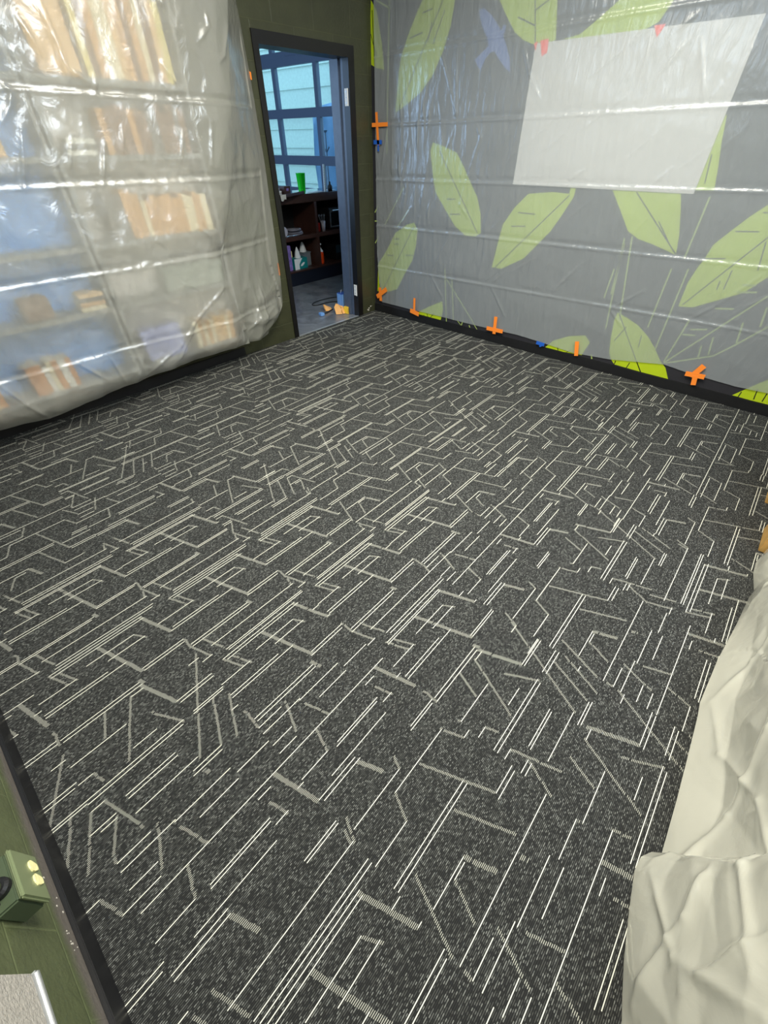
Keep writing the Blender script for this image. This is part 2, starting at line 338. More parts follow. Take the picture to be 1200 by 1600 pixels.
TWIGS = [[(-3.154, 0.192), (-3.557, 0.749)], [(-3.166, 0.193), (-3.441, 0.321), (-3.526, 0.417), (-3.649, 0.573)], [(-3.151, 0.198), (-3.19, 0.525)], [(-3.409, 0.319), (-3.383, 0.445)], [(-3.532, 0.436), (-3.506, 0.571)], [(-3.609, 0.564), (-3.585, 0.685)], [(-3.308, 0.627), (-3.415, 0.643)], [(-3.393, 0.79), (-3.466, 0.798)], [(-3.386, 0.744), (-3.49, 0.761)], [(-3.19, 0.42), (-3.272, 0.432)], [(-3.223, 0.464), (-3.325, 0.486)], [(-3.355, 0.286), (-3.339, 0.372)], [(-3.055, 0.277), (-3.043, 0.84)], [(-2.941, 0.417), (-2.938, 0.827)], [(-2.547, 0.567), (-2.552, 0.776)], [(-2.594, 0.119), (-2.611, 0.081)], [(-2.991, 0.897), (-2.988, 1.243)], [(-2.639, 0.346), (-2.553, 0.978)], [(-2.719, 0.43), (-2.602, 0.993)], [(-2.59, 0.6), (-2.565, 0.946)], [(-0.964, 0.567), (-1.041, 0.065)], [(-1.17, 0.123), (-1.226, 0.059)], [(-1.232, 0.06), (-1.247, 0.135)], [(-1.326, 0.1), (-1.338, 0.065)], [(-1.371, 0.13), (-1.425, 0.067)], [(-1.379, 0.128), (-0.995, 0.48)], [(-1.128, 0.111), (-1.061, 0.489)], [(-0.064, 2.378), (-0.222, 2.317)], [(-0.212, 2.361), (-0.185, 1.434)], [(-0.015, 0.89), (-0.064, 0.894)], [(-0.015, 0.69), (-0.067, 0.757)], [(-0.017, 0.964), (-0.067, 1.025)], [(-0.161, 0.872), (-0.406, 1.192)], [(-0.327, 0.856), (-0.478, 1.022)]]
VEINS = [[(-0.746, 2.302), (-0.327, 1.733)], [(-0.652, 2.204), (-0.619, 2.102)], [(-0.556, 2.26), (-0.654, 2.271)], [(-0.434, 2.14), (-0.564, 2.16)], [(-0.767, 2.251), (-0.671, 2.088)], [(-0.024, 2.328), (-0.044, 1.999)], [(-0.002, 2.2), (-0.066, 2.068)], [(-1.49, 2.291), (-1.56, 2.025)], [(-1.521, 2.173), (-1.609, 2.207)], [(-1.539, 2.104), (-1.398, 2.155)], [(-0.551, 0.889), (-0.133, 0.249)], [(-0.282, 0.755), (-0.364, 0.763)], [(-0.282, 0.709), (-0.353, 0.716)], [(-0.185, 0.596), (-0.284, 0.604)], [(-0.45, 0.626), (-0.554, 0.635)], [(-0.068, 0.38), (-0.093, 0.261)], [(-0.805, 1.456), (-1.287, 0.897)], [(-0.918, 1.124), (-1.012, 1.129)], [(-0.97, 1.015), (-1.083, 1.022)], [(-2.058, 1.207), (-1.514, 0.646)], [(-1.615, 0.975), (-1.741, 0.985)], [(-1.656, 1.073), (-1.811, 1.072)], [(-2.532, 1.249), (-2.928, 0.916)], [(-2.74, 1.096), (-2.858, 0.976)], [(-3.471, 1.177), (-3.104, 0.615)], [(-3.212, 1.077), (-3.337, 1.086)], [(-3.306, 1.183), (-3.383, 1.184)], [(-3.112, 0.912), (-3.228, 0.925)], [(-3.397, 1.039), (-3.433, 0.882)], [(-3.297, 0.864), (-3.302, 0.75)], [(-3.259, 0.796), (-3.264, 0.743)], [(-2.901, 1.452), (-2.928, 1.31)], [(-2.703, 0.473), (-3.019, 0.073)], [(-2.915, 0.128), (-2.905, 0.074)], [(-2.805, 0.117), (-2.803, 0.074)], [(-2.921, 0.353), (-2.932, 0.261)], [(-2.96, 0.155), (-3.024, 0.077)], [(-3.719, 0.123), (-3.717, 0.081)], [(-3.797, 0.167), (-3.81, 0.091)], [(-3.86, 0.155), (-3.862, 0.091)], [(-2.788, 0.391), (-2.737, 0.27)], [(-2.41, 0.111), (-2.373, 0.075)], [(-0.738, 0.087), (-0.736, 0.05)], [(-0.776, 0.108), (-0.791, 0.079)], [(-0.868, 0.126), (-0.828, 0.054)], [(-2.286, 0.104), (-2.299, 0.073)]]
MCREASE = [[(-2.619, 0.499), (-2.815, 0.663)], [(-3.189, 0.534), (-3.311, 0.652), (-3.489, 0.884)], [(-2.626, 0.495), (-2.77, 0.381)], [(-1.508, 0.508), (-1.635, 0.643)], [(-1.519, 0.488), (-1.702, 0.272)], [(-0.816, 0.475), (-0.956, 0.316)], [(-2.093, 0.506), (-2.224, 0.698)], [(-1.528, 0.544), (-1.74, 0.842)], [(-0.812, 0.521), (-0.988, 0.847)], [(-0.338, 0.826), (-0.515, 1.04)], [(-2.188, 0.636), (-2.302, 0.791)], [(-0.776, 2.019), (-0.879, 1.828), (-0.954, 1.685)], [(-1.485, 2.004), (-1.556, 1.877), (-1.69, 1.726)], [(-2.019, 1.977), (-2.021, 2.052)], [(-2.446, 1.824), (-2.548, 1.954)], [(-2.476, 2.002), (-2.552, 2.055)], [(-2.614, 1.954), (-2.76, 1.673)], [(-2.036, 1.304), (-2.125, 1.361)], [(-2.604, 1.278), (-2.707, 1.384)], [(-1.168, 1.617), (-1.212, 1.54), (-1.149, 1.36), (-1.077, 1.093), (-1.172, 1.005)], [(-1.231, 1.597), (-1.174, 1.401)], [(-0.943, 1.582), (-0.874, 1.44)], [(-1.467, 1.594), (-1.442, 1.501)], [(-0.7, 1.438), (-0.623, 0.966), (-0.579, 0.776)], [(-1.086, 1.748), (-1.077, 1.693)]]
MBOT = [(-0.055, 0.151), (-0.116, 0.113), (-0.571, 0.113), (-1.036, 0.117), (-1.45, 0.118), (-1.865, 0.128), (-2.146, 0.115), (-2.441, 0.094), (-2.761, 0.119), (-3.162, 0.183), (-3.34, 0.165), (-3.66, 0.152), (-3.864, 0.161)]
LCREASE = [[(-2.719, 2.027), (-2.695, 1.909), (-2.697, 1.767)], [(-2.824, 1.977), (-2.785, 1.87)], [(-2.813, 1.943), (-2.779, 1.86)], [(-3.01, 1.75), (-2.982, 1.712), (-3.014, 1.662), (-3.075, 1.604)], [(-2.554, 1.774), (-2.583, 1.725)], [(-2.667, 1.802), (-2.597, 1.765)], [(-3.004, 1.582), (-3.12, 1.331)], [(-2.784, 1.546), (-2.847, 1.428)], [(-2.621, 1.519), (-2.709, 1.337)], [(-2.495, 1.587), (-2.525, 1.49)], [(-2.152, 1.86), (-2.069, 1.76)], [(-2.17, 1.782), (-2.135, 1.725)], [(-1.919, 1.622), (-1.98, 1.402)], [(-2.123, 1.575), (-2.18, 1.439)], [(-3.714, 0.446), (-3.646, 0.284), (-3.577, 0.149)], [(-3.082, 0.466), (-3.034, 0.195)], [(-3.271, 0.437), (-3.153, 0.285)], [(-2.898, 0.808), (-2.905, 0.744)], [(-2.424, 0.483), (-2.585, 0.298), (-2.616, 0.272)], [(-2.42, 0.496), (-2.571, 0.368), (-2.877, 0.216)], [(-2.42, 0.496), (-2.25, 0.597), (-2.1, 0.681)], [(-2.699, 2.029), (-2.682, 1.889), (-2.678, 1.779)], [(-1.639, 2.054), (-1.707, 1.93), (-1.762, 1.899)], [(-1.802, 2.087), (-1.801, 2.038), (-1.892, 1.967)], [(-2.077, 2.102), (-2.061, 2.086)], [(-2.193, 1.083), (-2.114, 1.017)], [(-2.667, 0.919), (-2.578, 0.924)], [(-1.765, 0.571), (-1.761, 0.365), (-1.913, 0.296)], [(-1.673, 0.593), (-1.682, 0.347)]]
# woven carpet motif: line / double line / hatched strokes per cell
CARPET_CELLS = [((-4, -3), [('t', 0.293, 0.44, 0.299, 0.422), ('h', 0.002, 0.44, 0.001, 0.42), ('l', 0.001, 0.414, 0.1, 0.414), ('l', 0.0, 0.386, 0.164, 0.386), ('h', 0.164, 0.358, 0.197, 0.269), ('h', 0.122, 0.417, 0.082, 0.307), ('l', 0.0, 0.332, 0.082, 0.332), ('l', 0.158, 0.381, 0.352, 0.381), ('l', 0.215, 0.337, 0.353, 0.337), ('l', 0.461, 0.172, 0.486, 0.172), ('l', 0.36, 0.354, 0.486, 0.354), ('t', 0.437, 0.259, 0.483, 0.098), ('l', 0.0, 0.263, 0.486, 0.263), ('d', 0.36, 0.021, 0.486, 0.021), ('l', 0.36, 0.24, 0.409, 0.24), ('h', 0.381, 0.207, 0.4, 0.144), ('l', 0.358, 0.146, 0.406, 0.146), ('d', 0.154, 0.177, 0.357, 0.177), ('l', 0.0, 0.18, 0.112, 0.18), ('h', 0.133, 0.259, 0.112, 0.181), ('d', 0.0, 0.095, 0.161, 0.095), ('t', 0.156, 0.083, 0.191, 0.0), ('l', 0.072, 0.114, 0.337, 0.114), ('l', 0.0, 0.295, 0.073, 0.295)]), ((-4, -2), [('h', 0.055, 0.44, 0.092, 0.34), ('l', 0.062, 0.385, 0.486, 0.385), ('d', 0.094, 0.326, 0.486, 0.326), ('h', 0.486, 0.423, 0.476, 0.386), ('h', 0.005, 0.438, 0.037, 0.346), ('l', 0.0, 0.347, 0.045, 0.347), ('d', 0.061, 0.297, 0.422, 0.297), ('h', 0.061, 0.298, 0.099, 0.208), ('h', 0.094, 0.281, 0.129, 0.201), ('l', 0.0, 0.208, 0.129, 0.208), ('t', 0.415, 0.295, 0.471, 0.132), ('l', 0.471, 0.132, 0.486, 0.132), ('l', 0.45, 0.204, 0.486, 0.204), ('l', 0.173, 0.232, 0.362, 0.232), ('h', 0.362, 0.23, 0.389, 0.184), ('l', 0.239, 0.193, 0.389, 0.193), ('t', 0.237, 0.279, 0.312, 0.048), ('d', 0.316, 0.057, 0.486, 0.057), ('l', 0.0, 0.134, 0.285, 0.134), ('l', 0.0, 0.148, 0.221, 0.148), ('h', 0.0, 0.061, 0.006, 0.045), ('d', 0.009, 0.012, 0.283, 0.012), ('t', 0.286, 0.023, 0.293, 0.0), ('h', 0.004, 0.042, 0.002, 0.0)]), ((-1, -1), [('h', 0.443, 0.437, 0.486, 0.345), ('d', 0.41, 0.199, 0.486, 0.199), ('h', 0.255, 0.44, 0.228, 0.367), ('h', 0.164, 0.34, 0.135, 0.265), ('l', 0.164, 0.343, 0.419, 0.343), ('h', 0.419, 0.347, 0.455, 0.262), ('l', 0.455, 0.263, 0.486, 0.263), ('l', 0.017, 0.367, 0.228, 0.367), ('l', 0.0, 0.431, 0.238, 0.431), ('h', 0.283, 0.339, 0.365, 0.097), ('d', 0.365, 0.098, 0.486, 0.098), ('l', 0.351, 0.16, 0.486, 0.16), ('h', 0.252, 0.171, 0.312, 0.002), ('l', 0.312, 0.002, 0.393, 0.002), ('d', 0.0, 0.194, 0.325, 0.194), ('h', 0.041, 0.44, 0.0, 0.351), ('l', 0.0, 0.261, 0.135, 0.261), ('h', 0.064, 0.173, 0.0, 0.025), ('l', 0.039, 0.095, 0.183, 0.095), ('t', 0.183, 0.09, 0.214, 0.012), ('l', 0.12, 0.077, 0.166, 0.077), ('h', 0.12, 0.077, 0.086, 0.005), ('t', 0.399, 0.008, 0.395, 0.0)]), ((0, -1), [('h', 0.151, 0.437, 0.116, 0.345), ('l', 0.003, 0.336, 0.185, 0.336), ('h', 0.0, 0.345, 0.003, 0.339), ('h', 0.238, 0.425, 0.14, 0.215), ('l', 0.238, 0.421, 0.284, 0.421), ('t', 0.282, 0.434, 0.342, 0.276), ('d', 0.342, 0.276, 0.486, 0.276), ('l', 0.166, 0.239, 0.249, 0.239), ('d', 0.0, 0.199, 0.327, 0.199), ('h', 0.264, 0.308, 0.324, 0.196), ('l', 0.0, 0.263, 0.045, 0.263), ('h', 0.045, 0.263, 0.061, 0.219), ('d', 0.0, 0.098, 0.051, 0.098), ('l', 0.0, 0.16, 0.04, 0.16), ('h', 0.04, 0.16, 0.09, 0.004), ('d', 0.089, 0.12, 0.254, 0.12), ('l', 0.089, 0.051, 0.298, 0.051), ('h', 0.047, 0.09, 0.004, 0.0), ('d', 0.365, 0.202, 0.486, 0.202), ('l', 0.442, 0.375, 0.486, 0.375), ('l', 0.399, 0.279, 0.486, 0.279), ('h', 0.486, 0.398, 0.301, 0.044), ('h', 0.436, 0.184, 0.372, 0.029), ('h', 0.486, 0.158, 0.423, 0.012), ('l', 0.459, 0.098, 0.486, 0.098), ('d', 0.266, 0.023, 0.372, 0.023)]), ((0, 0), [('d', 0.0, 0.227, 0.344, 0.227), ('h', 0.025, 0.44, 0.0, 0.382), ('l', 0.02, 0.402, 0.232, 0.402), ('h', 0.248, 0.44, 0.232, 0.403), ('h', 0.173, 0.371, 0.14, 0.296), ('l', 0.173, 0.373, 0.423, 0.373), ('h', 0.423, 0.374, 0.453, 0.296), ('l', 0.453, 0.296, 0.486, 0.296), ('l', 0.0, 0.297, 0.14, 0.297), ('h', 0.289, 0.364, 0.382, 0.137), ('d', 0.382, 0.133, 0.486, 0.133), ('h', 0.259, 0.207, 0.331, 0.036), ('h', 0.062, 0.202, 0.0, 0.035), ('l', 0.039, 0.123, 0.185, 0.123), ('t', 0.185, 0.121, 0.219, 0.037), ('h', 0.127, 0.112, 0.089, 0.026), ('l', 0.127, 0.112, 0.177, 0.112), ('l', 0.0, 0.014, 0.486, 0.014)])]

# ---------------------------------------------------------------- setting
NX, FY = -4.398, -4.62          # near (left) wall plane, front wall plane
def make_floor():
    """carpet field with its woven pattern: lines along the tuft rows and hatched diagonals"""
    rnd = random.Random(11)
    P, D = [], []                # long lines, hatch dashes
    pitch = .0046; CW, CH = .486, .440
    cells = dict(CARPET_CELLS); keys = list(cells)
    for i in range(-7, 6):
        for j in range(-7, 6):
            X0, Y0 = -1.86 + CW*i, -2.02 + CH*j
            near = math.hypot(X0+.24-CAM[0], Y0+.22-CAM[1]) < 1.9
            k_ = (i, j) if (i, j) in cells else rnd.choice([k for k in keys if k[0] < -2] if near and rnd.random() < .6 else keys)
            if X0 > 0 or X0+CW < NX or Y0 > 0 or Y0+CH < FY: continue
            for kind, x0, y0, x1, y1 in cells[k_]:
                if kind in 'ld':
                    a, b = min(x0, x1), max(x0, x1)
                    P.append((X0+a, X0+b, Y0+y0))
                    if kind == 'd': o = rnd.uniform(-.012, .012); P.append((X0+max(0, a+o), X0+min(CW, b+o), Y0+y0-.0125))
                else:
                    wide = .009 if kind == 'h' else .0145
                    n = max(1, int(abs(y1-y0)/pitch))
                    for q_ in range(n+1):
                        u = q_/n; xx = X0 + x0+(x1-x0)*u
                        D.append((xx-wide/2, xx+wide/2, Y0+y0+(y1-y0)*u))
    V = [(NX, FY, 0), (0, FY, 0), (0, 0, 0), (NX, 0, 0)]
    Fc = [(0, 1, 2, 3)]; mi = [0]
    def q(x0, x1, y, w, z, k):
        x0, x1 = max(x0, NX+.01), min(x1, -.012)
        if x1 - x0 < .003 or y < FY+.01 or y > -.01: return
        n = len(V); V.extend([(x0, y-w/2, z), (x1, y-w/2, z), (x1, y+w/2, z), (x0, y+w/2, z)])
        Fc.append((n, n+1, n+2, n+3)); mi.append(k)
    for k_, (a, b, y) in enumerate(P): y = round(y/pitch)*pitch + pitch*.26; q(a, b, y, .0024, .0009 + .00002*(k_ % 13), 1)
    for k_, (a, b, y) in enumerate(D):
        y = round(y/pitch)*pitch + pitch*.26; jx = rnd.uniform(-.0015, .0015)
        q(a+jx, b+jx, y, .0019, .0004 + .00003*(k_ % 13), 2)
    struct(pymesh('floor', V, Fc, [M['carpet'], M['line'], M['dash']], mis=mi))
make_floor()

# door wall (wall_back) with the doorway cut out, 0.2 m thick
DX0, DX1, DZ = -1.251, -.228, 2.115      # rough opening = outside of the steel frame
w = MB(); w.box(NX-.2, DX0, 0, .2, 0, 3.0); w.box(DX1, 0, 0, .2, 0, 3.0); w.box(DX0, DX1, 0, .2, DZ, 3.0)
struct(w.build('wall_back', M['wall_back']))
w = MB(); w.box(0, .2, FY-.2, .2, 0, 3.0); struct(w.build('wall_right', M['wall_plain']))
w = MB(); w.box(NX-.2, NX, FY-.2, 0, 0, 3.0); struct(w.build('wall_left', M['wall_left']))
w = MB(); w.box(NX, 0, FY-.2, FY, 0, 3.0); struct(w.build('wall_front', M['wall_plain']))
w = MB(); w.box(NX-.2, .2, FY-.2, .2, 3.0, 3.1); struct(w.build('ceiling', M['ceiling']))
w = MB(); w.box(-.014, 0, FY, 0, 0, .077, bev=.002); struct(w.build('baseboard_right', M['black']))
w = MB(); w.box(NX, NX+.012, FY, 0, 0, .078, bev=.002); struct(w.build('baseboard_left', M['black']))
w = MB(); w.box(NX+.012, -1.86, -.012, 0, 0, .078, bev=.002); struct(w.build('baseboard_back', M['black']))
# bare chips at the foot of the olive pier beside the door
w = MB(); r_ = random.Random(2)
for k in range(7):
    cx, cz, rr = -.11+r_.uniform(-.05, .05), .045+r_.uniform(-.02, .02), r_.uniform(.003, .009)
    w.poly([(cx+rr*(1+.4*r_.random())*math.cos(a), -.0004, cz+rr*(.6+.4*r_.random())*math.sin(a)) for a in [i*math.pi/4 for i in range(8)]], .0012, (0, -1, 0))
struct(w.build('trim_1', M['chip']))
# paint nicks on the near wall just over the baseboard
w = MB()
for k in range(12):
    cy, cz, rr = -2.93+r_.uniform(-.13, .07), .10+r_.uniform(-.018, .02), r_.uniform(.0012, .003)
    w.poly([(NX, cy+rr*math.cos(a), cz+rr*math.sin(a)) for a in [i*math.pi/3 for i in range(6)]], .0008, (1, 0, 0))
struct(w.build('trim_2', M['chip']))

# steel door frame, dark on the room side; reveal coloured slate for the window daylight on it
door = bpy.data.objects.new('door_1', None); COL.objects.link(door); door.location = (-.74, .08, 0); struct(door)
fr = MB()
fr.box(DX0, DX0+.05, -.012, .15, 0, DZ); fr.box(DX1-.072, DX1, -.012, .06, 0, DZ); fr.box(DX0+.05, DX1-.072, -.012, .15, DZ-.07, DZ)
fr.box(DX0+.05, DX0+.066, .05, .15, 0, DZ-.07)
o = fr.build('door_frame', M['frame'], loc=(-.74, .08, 0)); o.parent = door; o.location = (0, 0, 0)
rv = MB(); rv.box(DX1-.07, DX1, .06, .21, 0, DZ-.07); rv.box(DX1-.085, DX1-.07, .105, .21, 0, DZ-.07)
o = rv.build('door_jamb', M['jamb'], loc=(-.74, .08, 0)); o.parent = door; o.location = (0, 0, 0)
for z in (1.81, .27):
    h = MB(); h.box(DX1-.0735, DX1-.0705, .012, .05, z-.055, z+.055, bev=.001)
    h.lathe([(.006, -.055), (.006, .055)], c=(DX1-.076, .008, z), n=12)
    for dz in (-.035, 0, .035): h.lathe([(.004, -.001), (.004, .001)], c=(DX1-.0742, .031, z+dz), n=8, M=Ry(math.pi/2), mi=1)
    o = h.build('hinge', [M['white'], M['steel']], loc=(-.74, .08, 0)); o.parent = door; o.location = (0, 0, 0)

# ---------------------------------------------------------------- lobby beyond the door
w = MB(); w.box(-3.2, 1.5, 0.0, 5.6, -.06, -.002)
fl = w.build('floor', M['concrete']); struct(fl)
w = MB(); w.box(DX0+.05, DX1-.07, -.004, .02, -.01, .003); struct(w.build('trim_3', M['alu']))
w = MB(); w.box(-3.4, 1.7, .2, 5.8, 3.2, 3.3); struct(w.build('ceiling', M['ceiling']))
w = MB(); w.box(-3.4, -3.2, .2, 5.8, 0, 3.2); struct(w.build('wall_left', M['wall_plain']))
w = MB(); w.box(-3.2, 1.7, 5.6, 5.8, 0, 3.2); struct(w.build('wall_back', M['wall_plain']))
w = MB(); w.box(.2, 1.7, .0, .2, 0, 3.2); w.box(-3.2, 1.7, .2, .204, 3.0, 3.2); struct(w.build('wall_front', M['wall_plain']))
w = MB(); w.box(1.5, 1.7, .2, 5.6, 0, .90); struct(w.build('wall_right', M['wall_plain']))
# glazed sectional wall at x = 1.5
win = bpy.data.objects.new('window_1', None); COL.objects.link(win); win.location = (1.5, 2.9, .9); struct(win)
f = MB()
rows = [(.90, .97), (1.25, 1.36), (1.78, 1.88), (2.31, 2.45), (3.0, 3.2)]
for a, b in rows: f.box(1.5, 1.56, .2, 5.6, a, b)
ys = [.62, 1.53, 2.44, 3.345, 4.25, 5.15]
for y in ys: f.box(1.503, 1.563, y-.035, y+.035, .9, 3.1)
f.box(1.49, 1.53, .2, 3.03, 2.40, 2.62); f.box(1.40, 1.44, .2, 5.6, 2.50, 2.53)
f.box(1.5, 1.56, .2, .28, .9, 3.2); f.box(1.5, 1.56, 5.52, 5.6, .9, 3.2)
o = f.build('window_frame', M['winframe'], loc=(1.5, 2.9, .9)); o.parent = win; o.location = (0, 0, 0)
edges = [.28] + ys + [5.52]
for (a0, a), (b, b1) in zip(rows, rows[1:]):
    g = MB()
    for y0, y1 in zip(edges, edges[1:]): g.box(1.53, 1.534, y0+(.035 if y0 > .3 else 0), y1-(.035 if y1 < 5.5 else 0), a, b)
    o = g.build('pane', M['glass'], loc=(1.5, 2.9, .9)); o.parent = win; o.location = (0, 0, 0)
# outside
w = MB(); w.box(1.7, 14, -6, 14, -.3, -.1); struct(w.build('floor', M['ground']))
b = MB(); b.box(5.2, 5.4, 1.5, 12, -.1, 4.6)
for k in range(12): b.box(5.17, 5.2, 1.5, 12, .35*k+.0, .35*k+.03)
bd = thing('siding_building', 'pale green building with horizontal siding outside the window', 'building', (5.3, 5, -.1))
o = b.build('siding_wall', M['siding'], loc=(5.3, 5, -.1)); o.parent = bd; o.location = (0, 0, 0)
t = MB()
for y in (2.9, 4.1, 5.9): t.tube([(5.12, y, -.1), (5.12, y, 4.6)], .045)
t.tube([(5.1, 1.6, 2.05), (5.1, 9, 2.05)], .04); t.tube([(5.1, 1.6, 1.2), (5.1, 9, 1.2)], .05)
o = t.build('pipe', M['winframe'], loc=(5.3, 5, -.1)); o.parent = bd; o.location = (0, 0, 0)
n_ = 14; V = []; Fc = []
for i in range(n_+1):
    for k in range(9):
        V.append((2.65+.05*math.sin(i*1.1)+.02*math.sin(k+i), 2.55+1.35*i/n_, 2.15-.25*i/n_ - k*.19))
for i in range(n_):
    for k in range(8): a = i*9+k; Fc.append((a, a+9, a+10, a+1))
o = pymesh('rippled_sheet', V, Fc, M['pale_sheet'], smooth=True)  # rippled pale blue surface beyond the panes
sm = o.modifiers.new('s', 'SOLIDIFY'); sm.thickness = .006
tag(o, 'pale blue rippled sheet outside behind the window grid', 'sheet')
t = thing('patio_stand', 'thin dark stand with short arms outside the window', 'stand', (2.45, 3.0, -.1))
s_ = MB(); s_.tube([(2.45, 3.35, -.1), (2.45, 3.35, 1.62)], .012); s_.tube([(2.45, 3.28, 1.45), (2.45, 3.35, 1.38), (2.45, 3.48, 1.52)], .012)
s_.lathe([(.005, 0), (.04, .04)], c=(2.45, 3.35, 1.62), n=10); s_.lathe([(.2, 0), (.2, .02)], c=(2.45, 3.35, -.1), n=18)
o = s_.build('post', M['winframe'], loc=(2.45, 3.0, -.1)); o.parent = t; o.location = (0, 0, 0)
s_ = MB()
s_.tube([(2.6, 2.0, -.1), (2.6, 2.0, .62)], .05)
for q in range(7): s_.tube([(2.6, 2.0, .5+.06*q), (2.6+.12*math.cos(q*2.1), 2.0+.2*math.sin(q*2.1), .85+.08*q)], [.03, .008])
for q in range(8): s_.lathe([(.01, -.07), (.11, 0), (.01, .08)], c=(2.6+.13*math.cos(q*2.3), 2.0+.2*math.sin(q*2.3), .85+.06*q), n=9)
tag(s_.build('dark_shrub', M['dark_blue']), 'dark rounded shrub outside low in the window beside the jamb', 'shrub')

# counter shelving unit
SX0, SX1, SY, SYB = -1.45, 1.47, 1.60, 2.10
un = thing('open_shelf_unit', 'dark brown open shelving unit with navy plinth seen through the doorway', 'shelving unit', (0, 1.85, 0))
def upart(name, mb, m):
    o = mb.build(name, M[m], loc=(0, 1.85, 0)); o.parent = un; o.location = (0, 0, 0)
p = MB(); p.box(SX0, SX1, SY+.01, SYB, 0, .162); upart('plinth', p, 'navy')
for z0, z1 in ((.162, .180), (.532, .578)):
    p = MB(); p.box(SX0, SX1, SY, SYB-.02, z0, z1, bev=.002); upart('shelf', p, 'brown')
p = MB(); p.box(SX0, SX1, SYB-.02, SYB, .162, .93); upart('back_panel', p, 'dark')
for x in (SX0, -.45, .552, SX1-.04):
    p = MB(); p.box(x, x+.04, SY-.002, SYB-.02, .18, .532); p.box(x, x+.04, SY-.002, SYB-.02, .578, .93); upart('divider', p, 'brown')
p = MB(); p.box(SX0, SX1, SY-.012, SYB+.02, .93, 1.02, bev=.006)
tag(p.build('counter_top', M['counter'], loc=(0, 1.85, 1.0)), 'glossy dark brown countertop along the lobby window', 'countertop')
p = MB(); p.poly([(-.42, 1.38, 1.021), (-.05, 1.42, 1.021), (.10, 1.47, 1.021), (.42, 1.61, 1.021), (.38, 1.72, 1.021), (-.42, 1.75, 1.021)], .03, (0, 0, 1))
bw = thing('wood_slab', 'glossy brown wood slab overhanging the front left of the countertop', 'board', (-.05, 1.6, 1.02))
o = p.build('slab', M['counter'], loc=(-.05, 1.6, 1.02)); o.parent = bw; o.location = (0, 0, 0)
p = MB(); p.poly([(-.13, 1.403, 1.049), (-.03, 1.421, 1.049), (-.035, 1.421, 1.0), (-.06, 1.42, 1.005), (-.09, 1.415, .985), (-.12, 1.405, .99)], .002, (0, -1, 0))
o = p.build('torn_label', M['chip'], loc=(-.05, 1.6, 1.02)); o.parent = bw; o.location = (0, 0, 0)

# on the counter
CT = 1.0205
c = MB(); c.lathe([(.038, 0), (.044, .02), (.058, .20), (.062, .205), (.056, .205), (.042, .03), (.0, .028)], c=(.43, 1.665, CT), n=28, cap=False)
c.lathe([(.0, 0), (.038, 0)], c=(.43, 1.665, CT), n=28, cap=False)
cup = tag(c.build('tall_cup', M['green_cup'], smooth=True), 'tall bright green plastic cup standing on the countertop', 'cup')
c = MB(); c.box(-.13, .03, 1.60, 1.72, 1.0515, 1.058, rot=Rz(.2)); c.box(-.12, .04, 1.59, 1.71, 1.059, 1.075, rot=Rz(-.1) @ Rx(.08)); c.box(-.1, .02, 1.6, 1.7, 1.078, 1.092, rot=Rz(.3) @ Rx(-.1))
tag(c.build('paper_bundle', M['tissue']), 'loose white and lilac papers bundled on the slab', 'papers')
c = MB(); c.box(.055, .15, 1.55, 1.65, 1.0515, 1.115, bev=.003); c.box(.085, .12, 1.5485, 1.5495, 1.07, 1.095, mi=1)
tag(c.build('small_carton', [M['brown'], M['purple']]), 'small dark carton with a pinkish emblem beside the white papers', 'box')
c = MB(); c.tube([(-.20, 1.60, 1.06), (-.26, 1.62, 1.10), (-.33, 1.66, 1.07)], .016)
tag(c.build('dark_cable_coil', M['black']), 'dark curled cable end at the left of the papers', 'cable')
c = MB(); c.box(.82, .845, 1.66, 1.672, CT, 1.30, rot=Ry(.03)); 
for k in range(10): c.box(.82, .832, 1.6575, 1.6595, 1.04+.025*k, 1.042+.025*k, mi=1)
tag(c.build('white_ruler', [M['white'], M['black']]), 'white upright measuring strip standing at the right end of the counter', 'ruler')
c = MB(); c.lathe([(.03, 0), (.032, .05), (.012, .075), (.012, .10), (.0, .10)], c=(.90, 1.64, CT), n=16)
tag(c.build('dark_bottle', M['black'], smooth=True), 'small dark bottle on the counter beside the white ruler', 'bottle')
for x, a, k, lab in ((.62, .2, 0, 'white paper sheet lying on the counter right of the green cup'), (.745, -.3, 1, 'white paper sheet lying left of the white ruler'), (.985, .1, 2, 'white paper sheet lying right of the white ruler')):
    c = MB(); c.box(x-.055, x+.055, 1.64+.02*k, 1.74+.02*k, CT+.001, CT+.003, rot=Rz(a)); tag(c.build('loose_paper', M['tissue']), lab, 'paper')

# middle shelf
MS = .5785
def plates(x, y, z, label):
    t = thing('plate_stack', label, 'plates', (x, y, z))
    for k, (r, dz) in enumerate(((.135, 0), (.132, .012), (.128, .024), (.112, .045), (.11, .055))):
        p = MB(); p.lathe([(r*.55, 0), (r*.6, .002), (r, .011), (r, .014), (r*.58, .006), (0, .005)], c=(0, 0, dz), n=32, cap=False)
        p.lathe([(0, 0), (r*.55, 0)], c=(0, 0, dz), n=32, cap=False)
        p.build('plate', M['plate'], t, smooth=True)
plates(.27, 1.76, MS, 'stack of round pale plates on the middle shelf of the brown unit')
c = MB(); c.lathe([(.001, -.018), (.055, -.014), (.055, .014), (.001, .018)], c=(.06, 1.69, MS+.057), n=24, M=Rx(math.pi/2) @ Ry(.0)); c.box(.02, .10, 1.675, 1.715, MS, MS+.022)
tag(c.build('round_clock', M['plate'], smooth=False), 'small pale round clock standing left of the plates', 'clock')
c = MB()
for k in range(4): c.tube([(.05+.05*k, 1.63+.01*(k % 2), MS+.009), (.12+.05*k, 1.65-.01*(k % 2), MS+.009)], .008)
